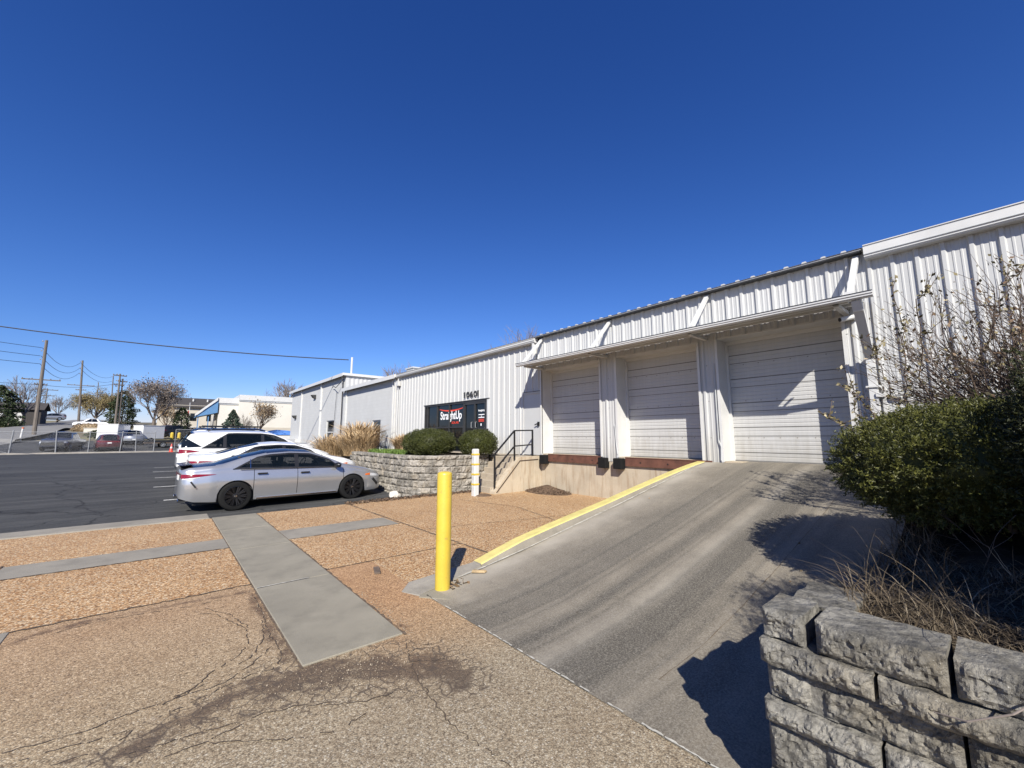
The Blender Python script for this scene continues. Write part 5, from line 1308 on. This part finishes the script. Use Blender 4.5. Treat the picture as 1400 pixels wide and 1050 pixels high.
b=MB(); b.add([(-.06,-.6,1.66),(-.06,.6,1.66),(.3,.66,1.70),(.3,-.66,1.70),(-.05,-.6,1.69),(-.05,.6,1.69),(.3,.66,1.735),(.3,-.66,1.735)],[(0,1,2,3),(7,6,5,4),(0,4,5,1),(1,5,6,2),(3,2,6,7),(0,3,7,4)]); b.build('roof_spoiler',M['car_black'],s2)
JEEP=dict(SUV); JEEP.update(kr=2.,L=4.75,W=1.9,
 belt=[(0,1.12),(.5,1.15),(3.3,1.12),(3.6,1.12),(4.4,1.08),(4.6,1.0),(4.75,.85)],
 rail=[(0,1.3),(.08,1.6),(.3,1.72),(2.5,1.74),(2.75,1.68),(3.3,1.28),(3.45,1.17),(4.4,1.12),(4.6,1.04),(4.75,.88)],
 top=[(0,1.35),(.08,1.7),(.3,1.80),(2.4,1.83),(2.7,1.76),(3.3,1.32),(3.5,1.2),(4.4,1.16),(4.62,1.06),(4.75,.9)],
 plan=[(0,.88),(.1,.96),(.5,1),(4.3,1),(4.6,.92),(4.75,.8)],ax=(.95,3.75),R=.4,dlo=(.5,3.3),bpil=(1.2,2.2),ws=(2.66,3.35),rw=(.02,.2),roof=(.2,2.68),gaps=(1.35,2.25,3.3),doors=((1.36,2.24),(2.26,3.29)),sill=[(0,.45),(4.75,.42)],clad=.5,mirror=(3.15,1.22))
s3=car('parked_car','boxy white off-road vehicle with black hood and roof rack, farthest of the parked row','car',(.75,21.45,.23),R(1),JEEP,M['car_white'],M['car_black'],M['rim'],group='cars parked in front of the block planter wall',hoodm=M['car_black'])
b=MB()
for s in (-1,1): b.bar((.4,s*.66,1.88),(2.5,s*.66,1.88),.04)
for k in range(6): b.bar((.45+k*.4,-.66,1.87),(.45+k*.4,.66,1.87),.03); b.bar((.45+k*.4,-.66,1.78),(.45+k*.4,-.66,1.88),.03); b.bar((.45+k*.4,.66,1.78),(.45+k*.4,.66,1.88),.03)
b.build('roof_rack',M['black'],s3)
# vehicles in the lot beyond the fence
PICK=dict(L=5.6,W=1.95,R=.39,ax=(1.25,4.65),tumble=.36,
 belt=[(0,1.04),(2.1,1.08),(3.9,1.08),(4.9,1.02),(5.4,.95),(5.6,.8)],
 rail=[(0,1.06),(1.75,1.1),(1.9,1.4),(2.1,1.72),(3.3,1.75),(3.6,1.68),(4.15,1.2),(4.3,1.12),(5.1,1.07),(5.45,.98),(5.6,.82)],
 top=[(0,1.07),(1.75,1.12),(1.88,1.45),(2.1,1.80),(3.2,1.83),(3.55,1.75),(4.15,1.24),(4.4,1.16),(5.1,1.1),(5.45,1.0),(5.6,.84)],
 plan=[(0,.95),(.2,1),(5.0,1),(5.4,.94),(5.6,.8)],sill=[(0,.5),(5.6,.4)],dlo=(2.05,4.0),bpil=(2.95,),ws=(3.5,4.2),rw=(1.8,2.05),roof=(2.05,3.52),
 tlp=(0,.12,lambda x:.8,lambda x:1.0),hlp=(5.2,5.58,lambda x:.72,lambda x:.88),kr=2.,tlcap=None,grille=(.5,.92),plate=.6,mirror=(3.9,1.2))
gp_='vehicles in the lot beyond the chain-link fence'
car('pickup_truck','dark slate pickup truck facing the chain-link fence at the far left','pickup',(-7.05,62.6,.4),R(262),PICK,M['navy'],M['navy'],M['chrome'],False,gp_)
FS=dict(SUV)
o=car('parked_car','maroon sport utility vehicle seen from behind, just past the chain-link fence','car',(-3.95,56.6,.26),R(97),FS,M['maroon'],M['maroon'],M['chrome'],False,gp_)
car('pickup_truck','pewter pickup truck with a light cab seen from behind, right of the maroon vehicle','pickup',(-2.6,66.3,.76),R(95),PICK,M['pewter'],M['car_white'],M['chrome'],False,gp_)
car('pickup_truck','white pickup truck parked side-on on the rise under the budding tree','pickup',(-8.2,118.,3.62),R(180),PICK,M['car_white'],M['car_white'],M['chrome'],False,gp_)
car('parked_car','dark car parked on the slope before the awning of the cream building','car',(3.2,71.,1.3),R(12),SEDAN,M['navy'],M['navy'],M['chrome'],False,gp_)
car('parked_car','dark car parked behind the white box trailer with a dark door','car',(-.5,79,1.7),R(20),FS,M['car_black'],M['car_black'],M['chrome'],False,gp_)
for x,y,m,lb in ((-25.,131,'car_white','white van parked on the hill behind the bare tree at the far left'),(-20.6,139,'car_white','white car on the hill road just right of the leaning pole'),(-27.5,125,'car_white','white car parked by the dark evergreen tree on the hill'),(-18.6,148,'pewter','silver car far up the hill road near the small bare tree')):
    car('parked_car',lb,'car',(x,y,tz(x,y)+.9),R(190),FS,M[m],M[m],M['chrome'],False,'cars far up the hill road')
def trailer(label,loc,rz_,L,Wd,H):
    t=thing('box_trailer',label,'trailer',loc,rz_,gp_)
    b=MB(); b.bbox(0,L,-Wd/2,Wd/2,.55,.55+H,.04); b.build('box',M['car_white'],t)
    b=MB(); b.box(-.03,L+.03,-Wd/2-.03,Wd/2+.03,.55+H-.02,.55+H+.06); b.box(-.02,0,-Wd/2,Wd/2,.5,.6); b.build('roof_trim',M['white_trim'],t)
    b=MB(); b.box(-.02,0,-Wd*.45,Wd*.45,.65,.5+H-.1); b.build('rear_door',M['car_white'],t)
    b=MB(); b.box(.1,L+.9,-.06,.06,.42,.54); b.box(.1,L,-Wd/2,-Wd/2+.08,.45,.55); b.box(.1,L,Wd/2-.08,Wd/2,.45,.55); b.build('chassis',M['black'],t)
    for s in (-1,1): wheel(t,L*.4,s*(Wd/2-.05),.33,s,M['chrome'],False)
    return t
trailer('white box trailer standing behind the maroon vehicle',(-4.95,66.5,.9),R(75),3.4,1.85,1.7)
trailer('white box trailer with an overhanging roof right of the pewter pickup',(-2.5,71.,.95),R(35),2.6,1.7,1.65)
t=trailer('small low white trailer behind the white sport utility vehicle',(2.1,47.5,.2),R(10),2.2,1.6,.75)
ft=thing('flatbed_trailer','low dark flatbed trailer beyond the fence beside the open gate','trailer',(-1.6,62.,.5),R(4),gp_)
b=MB(); b.box(0,3.6,-.9,.9,.5,.6); b.bar((3.6,0,.52),(4.6,0,.5),.09); b.build('deck',M['brown_wood'],ft)
b=MB(); b.box(0,3.6,-.93,-.9,.6,.85); b.box(0,3.6,.9,.93,.6,.85); b.build('side_rail',M['black'],ft)
for s in (-1,1): wheel(ft,1.6,s*1.0,.33,s,M['galv'],False)

# ------------------------------------------------------------------ chain-link fence, gate and cone
def mesh_mat():
    m,nt,p=nm('chain_link'); T=NT(nt); co=T.coord()
    sx=T.n('ShaderNodeSeparateXYZ'); T.l(co,sx.inputs[0])
    def line(op):
        a=T.math(op,sx.outputs[0],sx.outputs[2]); a=T.math('MULTIPLY',a,14.); a=T.math('FRACT',a); a=T.math('SUBTRACT',a,.5); a=T.math('ABSOLUTE',a); return T.math('LESS_THAN',a,.022)
    al=T.math('MAXIMUM',line('ADD'),line('SUBTRACT')); T.l(al,p.inputs['Alpha']); p.inputs['Base Color'].default_value=(.3,.3,.31,1); p.inputs['Roughness'].default_value=.5; return m
M['link']=mesh_mat()
fe=thing('chain_link_fence','grey galvanised chain-link fence across the far side of the parking lot','fence',(0,53.7,.23))
posts=[-34,-30.5,-27,-23.5,-20,-16.6,-13.2,-9.75,-7.1,-5.1,-3.0,-1.9,-.6]
for i,x in enumerate(posts):
    b=MB(); lean=.16*math.sin(i*2.1); b.tube([(x,0,0),(x+lean*.6,0,1.95)],.05 if i in(7,8) else .038,8); b.lathe([(.05,1.95),(.04,2.0),(0,2.02)],8,(x+lean*.6,0,0)); b.build('post',M['galv'],fe)
b=MB(); b.tube([(-34,0,1.9),(-9.7,0,1.88)],.025,6); b.tube([(-9.7,0,1.88),(-.6,0,1.85)],.025,6); b.tube([(-13.2,.0,1.0),(-9.9,0,.15)],.025,6); b.tube([(-9.7,0,1.1),(-5.3,0,1.1)],.02,6); b.build('top_rail',M['galv'],fe)
b=MB(); b.quad((-34,.03,.05),(-.6,.03,.05),(-.6,.03,1.88),(-34,.03,1.9)); b.build('wire_mesh',M['link'],fe)
ga=thing('fence_gate','open square-framed chain-link gate beside the orange cone','gate',(.95,53.2,.23),R(4))
b=MB(); 
for a,c in (((0,0,.15),(0,0,2.2)),((0,0,2.2),(4.2,0,2.2)),((0,0,.15),(4.2,0,.15)),((4.2,0,.15),(4.2,0,2.2)),((2.,0,.15),(2.,0,2.2))): b.tube([a,c],.03,6)
b.build('frame',M['galv'],ga); b=MB(); b.quad((0,.01,.15),(4.2,.01,.15),(4.2,.01,2.2),(0,.01,2.2)); b.build('wire_mesh',M['link'],ga)
tc=thing('traffic_cone','orange traffic cone standing beside the open gate','cone',(.72,52.6,.23))
b=MB(); b.lathe([(.17,.03),(.15,.05),(.04,.78),(.03,.8),(0,.8)],16); b.build('cone',M['red_plastic'],tc,smooth=True)
b=MB(); b.bbox(-.2,.2,-.2,.2,0,.04,.02); b.build('base',M['red_plastic'],tc); b=MB(); b.lathe([(.108,.36),(.082,.52)],16); b.build('reflective_collar',M['white_trim'],tc)

# ------------------------------------------------------------------ poles and wires
def pole(label,base,top,arms=(),r=.17,extra=None):
    t=thing('utility_pole',label,'utility pole',base,0,'wooden utility poles along the hill road'); tp_=Vector(top)-Vector(base)
    b=MB(); b.tube([(0,0,-1),tuple(tp_)],[r,r*.62],8); b.build('pole',M['wood_pole'],t)
    for f,w,an in arms:
        c=tp_*f; b=MB(); dx,dy=w/2*math.cos(an),w/2*math.sin(an); b.bar((c.x-dx,c.y-dy,c.z),(c.x+dx,c.y+dy,c.z),.12,.14)
        for k in (-1,-.5,.5,1): b.lathe([(.04,.07),(.06,.15),(.03,.2)],6,(c.x+dx*k*.95,c.y+dy*k*.95,c.z))
        b.build('crossarm',M['wood_pole'],t)
    for f in (.98,.88,.79): b=MB(); c=tp_*f; b.bar((c.x,c.y,c.z),(c.x-.35,c.y,c.z+.04),.05); b.lathe([(.05,.02),(.07,.1),(.03,.2)],6,(c.x-.35,c.y,c.z)); b.build('insulator',M['galv'],t)
    return t
pole('tall leaning utility pole with two crossarms beside the hill road, the nearest one',(-13.3,84,1.7),(-13.42,84,15.0),((.585,3.6,0),(.535,1.2,.3)),.24)
pole('tall utility pole rising behind the budding ochre tree',(-14.3,130,4),(-15.05,130,18.6),((.62,4.2,0),(.55,1.6,0)),.24)
pole('paired light utility pole before the dark conifer, the left one of the two',(-5.62,86,1.7),(-5.80,86,11.3),((.97,1.6,.4),(.82,1.2,.4)),.16)
pole('paired light utility pole before the dark conifer, the right one of the two',(-5.25,86.3,1.7),(-5.46,86.3,10.6),((.95,1.1,.4),),.15)
pole('thin distant pole seen left of the paired poles',(-13.1,180,6.4),(-13.65,180,21),(),.2)
pole('thin distant pole seen right of the paired poles',(-7.5,150,5),(-8.05,150,15.5),((.8,2,0),),.18)
pole('smallest distant pole above the budding tree',(-19.5,215,6.5),(-20.05,215,22),(),.2)
pole('crooked distant pole just right of the leaning pole',(-21.2,140,4.5),(-21.15,140,12.8),((.96,3.4,.2),(.8,2.5,.2)),.15)
def wire(label,a,c,sag,r,group='overhead wires'):
    a=Vector(a);c=Vector(c);pts=[]
    for k in range(25): t=k/24; p=a.lerp(c,t); p.z-=sag*4*t*(1-t); pts.append(p)
    b=MB(); b.tube(pts,r,5); tag(b.build('overhead_wire',M['wire']),label,'wire',group)
wire('thick black service wire crossing the sky to the mast on the grey building',(-33.9,53.2,14.0),(9.6,29.3,7.1),1.55,.035)
AX=[((-13.77,84,13.9),(-40,62,15.8),.9),((-13.79,84,12.75),(-40,62,14.6),.9),((-13.69,84,11.65),(-40,62,13.4),.9)]
for (a,c,s),w_ in zip(AX,('top','middle','bottom')): wire('%s wire of three running left from the leaning pole'%w_,a,c,s,.03)
for z0,z1,w_ in ((13.9,18.1,'top'),(12.75,16.9,'middle'),(11.65,15.8,'bottom')): wire('%s wire of three slung between the leaning pole and the next pole'%w_,(-13.7,84,z0),(-15.3,130,z1),1.7,.03)
for z0,z1,w_ in ((18.1,20.7,'upper'),(16.9,19.3,'lower')): wire('%s wire running on from the pole behind the ochre tree'%w_,(-15.3,130,z0),(-13.9,180,z1),1.5,.035)
wire('long low wire running from the leaning pole to the paired poles',(-13.36,84,8.8),(-5.7,86,9.9),.5,.025)
wire('low wire running left from the crossarm of the leaning pole',(-13.36,84,8.8),(-40,62,9.6),.8,.025)

# ------------------------------------------------------------------ distant buildings
cb=thing('commercial_building','cream commercial building with white fascia band and blue awning beyond the lot','building',(6,75,1.))
b=MB(); b.box(0,2.45,.02,12,-.5,5.75); b.box(2.45,22,-.8,12,-.5,6.3); b.build('wall',M['cream_wall'],cb)
b=MB(); b.box(-.15,2.45,-.15,12,5.75,6.55); b.box(2.4,22.1,-.95,12,6.3,7.1); b.build('fascia',M['white_trim'],cb)
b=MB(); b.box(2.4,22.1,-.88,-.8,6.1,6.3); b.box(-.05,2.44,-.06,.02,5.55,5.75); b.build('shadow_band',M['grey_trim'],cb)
b=MB(); b.add([(-.1,-.2,6.2),(-.1,6,6.2),(-2.6,6,3.75),(-2.6,-.2,3.75),(-.1,-.2,4.3),(-.1,6,4.3),(-2.6,6,3.6),(-2.6,-.2,3.6)],[(0,1,2,3),(7,6,5,4),(0,3,7,4),(3,2,6,7)]); b.build('awning',M['blue_awning'],cb)
b=MB(); b.add([(-.2,-.35,6.55),(-.2,-.2,6.55),(-2.75,-.2,4.0),(-2.75,-.35,4.0),(-.2,-.35,6.1),(-.2,-.2,6.1),(-2.75,-.2,3.7),(-2.75,-.35,3.7)],[(0,1,2,3),(7,6,5,4),(0,3,7,4),(1,5,6,2),(3,2,6,7)]); b.build('awning_edge',M['white_trim'],cb)
for x in (-2.4,-1.2): 
    b=MB(); b.box(x,x+.12,0,.12,-.5,3.7); b.build('awning_post',M['blue_awning'],cb)
b=MB(); b.box(-.1,-.02,.6,5,.3,3.2); b.build('shop_window',M['glass'],cb)
b=MB()
for k in range(4): b.box(5.1+.2*(k%2),6.6-.25*(k%2),-.84,-.8,4.75+.26*k,4.87+.26*k)
b.build('wall_emblem',M['grey_trim'],cb)
b=MB(); b.box(2.2,22,-.83,-.8,1.0,2.2); b.build('lower_panel',M['tan_wall'],cb)
bt=thing('tarp_cover','blue tarpaulin covering a pile beside the white loading dock','tarp',(12.9,68,2.))
b=MB(); b.add([(-2.6,-1,0),(2.6,-1,0),(2.6,1,0),(-2.6,1,0),(-2.2,-.6,.45),(-.4,-.6,.75),(2.3,-.6,.5),(2.3,.6,.5),(-.4,.6,.75),(-2.2,.6,.45)],[(0,1,6,5,4),(1,2,7,6),(2,3,9,8,7),(3,0,4,9),(4,5,8,9),(5,6,7,8)]); b.build('cover',M['blue_tarp'],bt)
b=MB(); b.box(-2.5,2.5,-.9,.9,-1.3,.02); b.build('covered_pile',M['white_trim'],bt)
hs=thing('long_house','long tan sided building with dark shingle roof behind the trees','building',(.8,110,2.5))
b=MB(); b.box(-2,11,0,9,-.5,5.9); b.add([(-2,0,5.9),(-2,9,5.9),(-2,4.5,7.6),(11,0,5.9),(11,9,5.9),(11,4.5,7.6)],[(0,2,1),(3,4,5)]); b.build('wall',M['tan_wall'],hs)
b=MB(); b.add([(-2.4,-.5,5.6),(11.4,-.5,5.6),(11.4,4.5,7.75),(-2.4,4.5,7.75),(-2.4,9.5,5.6),(11.4,9.5,5.6),(-2.4,-.5,5.35),(11.4,-.5,5.35)],[(0,1,2,3),(3,2,5,4),(6,7,1,0)]); b.build('roof',M['roof_dark'],hs)
for x in (3.6,6.1): 
    b=MB(); b.lathe([(.15,0),(.15,.5),(.22,.52),(0,.6)],8,(x,2.5,6.9)); b.build('roof_vent',M['white_trim'],hs)
for x in (.5,3.2,6.,9.): 
    b=MB(); b.box(x,x+1.1,-.03,.0,2.6,4.2); b.build('window',M['glass'],hs)
b=MB(); b.box(-2,11,-.06,0,1.2,1.35); b.build('wall_band',M['grey_trim'],hs)
dh=thing('shade_toned_house','low house with walls coloured dark for the shade under the evergreen tree on the hill','building',(-24.,133,4.6))  # walls reuse the dark roof colour to stand for shade beneath the evergreen
b=MB(); b.box(-5,3.5,0,6,-.5,3.0); b.build('wall',M['roof_dark'],dh); b=MB(); b.add([(-5.5,-.5,2.9),(4,-.5,2.9),(4,3,4.6),(-5.5,3,4.6),(4,6.5,2.9),(-5.5,6.5,2.9)],[(0,1,2,3),(3,2,4,5)]); b.build('roof',M['roof_dark'],dh)
b=MB(); b.box(-1,1,-.04,0,.2,2.2); b.build('garage_door',M['white_trim'],dh)
for x,y in ((.95,74.5),(1.75,75.5)):
    t=thing('gate_bollard','thick yellow bollard by the slope, %s of the two'%('left' if x<1 else 'right'),'bollard',(x,y,1.25),0,'yellow bollards on the slope')
    b=MB(); b.lathe([(.2,-.5),(.2,.95),(.12,1.08),(0,1.1)],12); b.build('post',M['yellow'],t)
t=thing('flag_pole','white flagpole with a small furled flag before the tan building','flagpole',(2.85,80,1.4)); b=MB(); b.tube([(0,0,0),(-.1,0,5.6)],[.07,.04],6); b.build('pole',M['white_trim'],t); b=MB(); b.add([(-.08,0,4.4),(-.3,.1,4.2),(-.28,.12,3.4),(-.07,0,3.5),(-.08,.06,4.4),(-.3,.16,4.2),(-.28,.18,3.4),(-.07,.06,3.5)],[(0,1,2,3),(7,6,5,4),(0,4,5,1),(2,6,7,3)]); b.build('flag',M['red_plastic'],t); b=MB(); b.bbox(-.5,.4,-.3,.3,0,.55,.03); b.build('plinth',M['white_trim'],t)
t=thing('marker_post','short white marker post beside the leaning pole','post',(-13.1,76.,1.1)); b=MB(); b.tube([(0,0,-.2),(.12,0,1.6)],.09,8); b.build('post',M['white_trim'],t); b=MB(); b.tube([(.12,0,1.6),(.13,0,1.75)],.1,8); b.build('cap',M['amber'],t)
b=MB(); b.box(-.9,.9,-.3,.3,-.4,.35); b.box(-1.,1.,-.35,.35,.35,.42); tag(b.build('roadside_block',M['cream_wall'],loc=(-8.9,95,2.75)),'low pale concrete block at the lot entrance under the budding tree','block')

# ------------------------------------------------------------------ trees
def bare_tree(label,loc,H,spread,seed,depth=5,r=.22,mat='twig',up=.1,trunk=.3,group='bare trees on the skyline',buds=0,leafm='bud',first=5):
    random.seed(seed); t=thing('bare_tree',label,'tree',loc,0,group); b=MB(); c=MB(); tips=[]
    h=H*trunk; b.tube([(0,0,-.5),(.03*H*.1,0,h*.5),(0,.02*H*.1,h)],[r*1.25,r,r*.85],7); 
    for k in range(first):
        a=2*math.pi*k/first+random.uniform(-.4,.4); branch(c,Vector((0,0,h*random.uniform(.75,1.05))),Vector((spread*math.cos(a),spread*math.sin(a),1)).normalized(),H*.28,r*.55,depth-1,.55,up,3,tips,3,.72,(2,3))
    branch(c,Vector((0,0,h)),Vector((0,0,1)),H*.3,r*.7,depth-1,.5,up,3,tips,3,.72,(2,3))
    b.build('trunk',M['bark'],t); 
    # bring the crown to the height asked for
    z=max(v[2] for v in c.v); k=(H-h)/(z-h)
    c.v=[(x*min(1.15,k*1.1),y*min(1.15,k*1.1),h*.75+(zz-h*.75)*k) for x,y,zz in c.v]
    c.build('crown',M[mat],t)
    if buds:
        P=np.array([p[0][:] for p in tips]); sk=min(1.15,k*1.1); P=P*[sk,sk,k]; P[:,2]+=h*.75*(1-k)
        P=np.repeat(P,buds,0)+rng.normal(0,.3,(len(P)*buds,3)); leaves_obj('buds',P,rng.normal(0,1,P.shape),.22,M[leafm],t,.6)
    return t
bare_tree('large grey leafless tree with a wide crown left of the long tan house',(-1.2,80,1.5),9.6,.62,11,6,.24,buds=1)
bare_tree('gaunt leafless tree on the hill left of the leaning pole',(-21.5,125,3.8),10.2,.75,12,5,.26,trunk=.25)
bare_tree('small leafless tree on the hill road between two poles',(-20.3,150,5),7.6,.7,13,5,.2)
bare_tree('rounded leafless ornamental tree in front of the cream building',(10.3,67.5,1.1),5.9,.5,14,5,.12,'twig_brown',.16,.22,buds=1,leafm='dead_leaf')
bare_tree('leafless scrub tree between the large grey tree and the long house',(.2,90,1.9),5.6,.6,15,5,.14,'twig_brown',buds=1,leafm='dead_leaf')
bare_tree('pale bush-like bare tree beside the blue spruce',(8.4,70,1.1),4.0,.55,20,5,.08,'twig',trunk=.15)
bare_tree('leafless treetop rising behind the warehouse roof above the docks',(43,47,0),19.7,.32,16,5,.3,group='treetops behind the building roofs')
bare_tree('leafless treetop rising behind the roof of the lower grey building',(27,56,0),13.2,.5,17,5,.3,group='treetops behind the building roofs')
bare_tree('leafless treetop rising behind the taller grey building at its far end',(15.2,78,0),11.9,.6,18,5,.3,group='treetops behind the building roofs')
bare_tree('budding tree with a wide low ochre crown behind the white pickup truck',(-13.6,150,4.9),9.6,.95,19,5,.3,'twig',.02,.2,'trees beyond the lot',12,'ochre',8)
def evergreen(label,loc,H,r,n,mat,seed,cone=True,size=.3,name='evergreen_tree'):
    t=thing(name,label,'tree',loc,0,'trees beyond the lot'); r_=np.random.default_rng(seed)
    b=MB(); b.tube([(0,0,-.5),(0,0,H*.9)],[.16,.03],6); b.build('trunk',M['bark'],t)
    z=r_.random(n)**(1.4 if cone else 1.)*.97+.02; a=r_.uniform(0,6.283,n)
    prof=(1-z)**.85 if cone else np.sin(np.pi*np.clip(z*.9+.1,0,1))**.6
    wv=1+.22*np.sin(a*3+z*23+seed)+.15*np.sin(z*46)+.12*np.sin(a*7+seed)
    rad=r*prof*wv*(1-.45*r_.random(n)**2)+.03
    P=np.stack([rad*np.cos(a),rad*np.sin(a),z*H+.2-.12*rad],1); N=np.stack([np.cos(a),np.sin(a),-.25+0*a],1)
    leaves_obj('crown',P,N,size,M[mat],t,.4,.5)
evergreen('tall dark narrow conifer behind the paired utility poles',(-5.2,89,2.),6.9,1.55,5500,'conifer',1,False)
evergreen('broad dark evergreen tree at the far left edge on the hill',(-24.6,122,3.4),8.0,2.9,5200,'conifer',2,False,.5)
evergreen('blue-green spruce with a pointed top behind the white sport utility vehicle',(6.95,66,.8),4.35,1.75,4500,'spruce',3,True,.28)
evergreen('small dark scraggly evergreen in front of the long tan house',(1.95,80,1.4),4.6,.95,2200,'conifer',4,False,.3)
evergreen('low dark clipped hedge tree below the gaunt tree on the hill',(-21.8,117,3.4),1.7,1.6,1500,'conifer',5,False,.3)
evergreen('low spreading juniper beside the lot entrance',(-6.3,80,1.4),1.3,1.5,1500,'conifer',6,False,.25)
for i,(x,y,w) in enumerate(((1.5,100,2.4),(4.6,84,2.),(-9.6,100,2.2))):
    t=hedge('brown_hedge',('dark brown leafless hedge below the long tan house','brown leafless hedge before the blue awning','reddish brown brush under the budding tree')[i],'hedge',(x,y,tz(x,y)+.7),(w,.8,.9),1800,.25,M['dead_leaf'] if i==2 else M['bud'],.2,2.,30+i,core=True)

# ------------------------------------------------------------------ light, sky and camera
EL,AZ=37.2,40.4
su=bpy.data.lights.new('sun','SUN'); su.energy=5.0; su.angle=R(.53); su.color=(1,.955,.87)
so=bpy.data.objects.new('sun',su); col.objects.link(so); so.rotation_euler=(R(90-EL),0,R(-AZ))
w=bpy.data.worlds.new('World'); sc.world=w; w.use_nodes=True; nt=w.node_tree
sk=nt.nodes.new('ShaderNodeTexSky'); sk.sky_type='NISHITA'; sk.sun_disc=False; sk.sun_elevation=R(EL); sk.sun_rotation=R(180+AZ)
sk.air_density=1.0; sk.dust_density=.2; sk.ozone_density=3.5; sk.altitude=150
# deepen the clear sky: each channel's contrast raised a little, as a phone camera renders it
T=NT(nt); sep=T.n('ShaderNodeSeparateColor'); com=T.n('ShaderNodeCombineColor'); T.l(sk.outputs[0],sep.inputs[0]); SB=.07
for k,(g_,m_) in enumerate(((1.52,.0225),(1.25,.0365),(1.05,.0765))): T.l(T.math('MULTIPLY',T.math('POWER',sep.outputs[k],g_),m_/SB),com.inputs[k])
bg=nt.nodes['Background']; T.l(com.outputs[0],bg.inputs[0]); bg.inputs[1].default_value=SB
cd=bpy.data.cameras.new('camera'); cam=bpy.data.objects.new('camera',cd); col.objects.link(cam)
cam.location=(0,0,1.65); cam.rotation_euler=(R(90)+math.atan(73/560),0,R(-40.2)); cd.sensor_width=36; cd.lens=14.4; cd.clip_end=3000; cd.clip_start=.05
sc.camera=cam
sc.view_settings.view_transform='Standard'; sc.view_settings.look='None'; sc.view_settings.gamma=1; sc.view_settings.exposure=.72
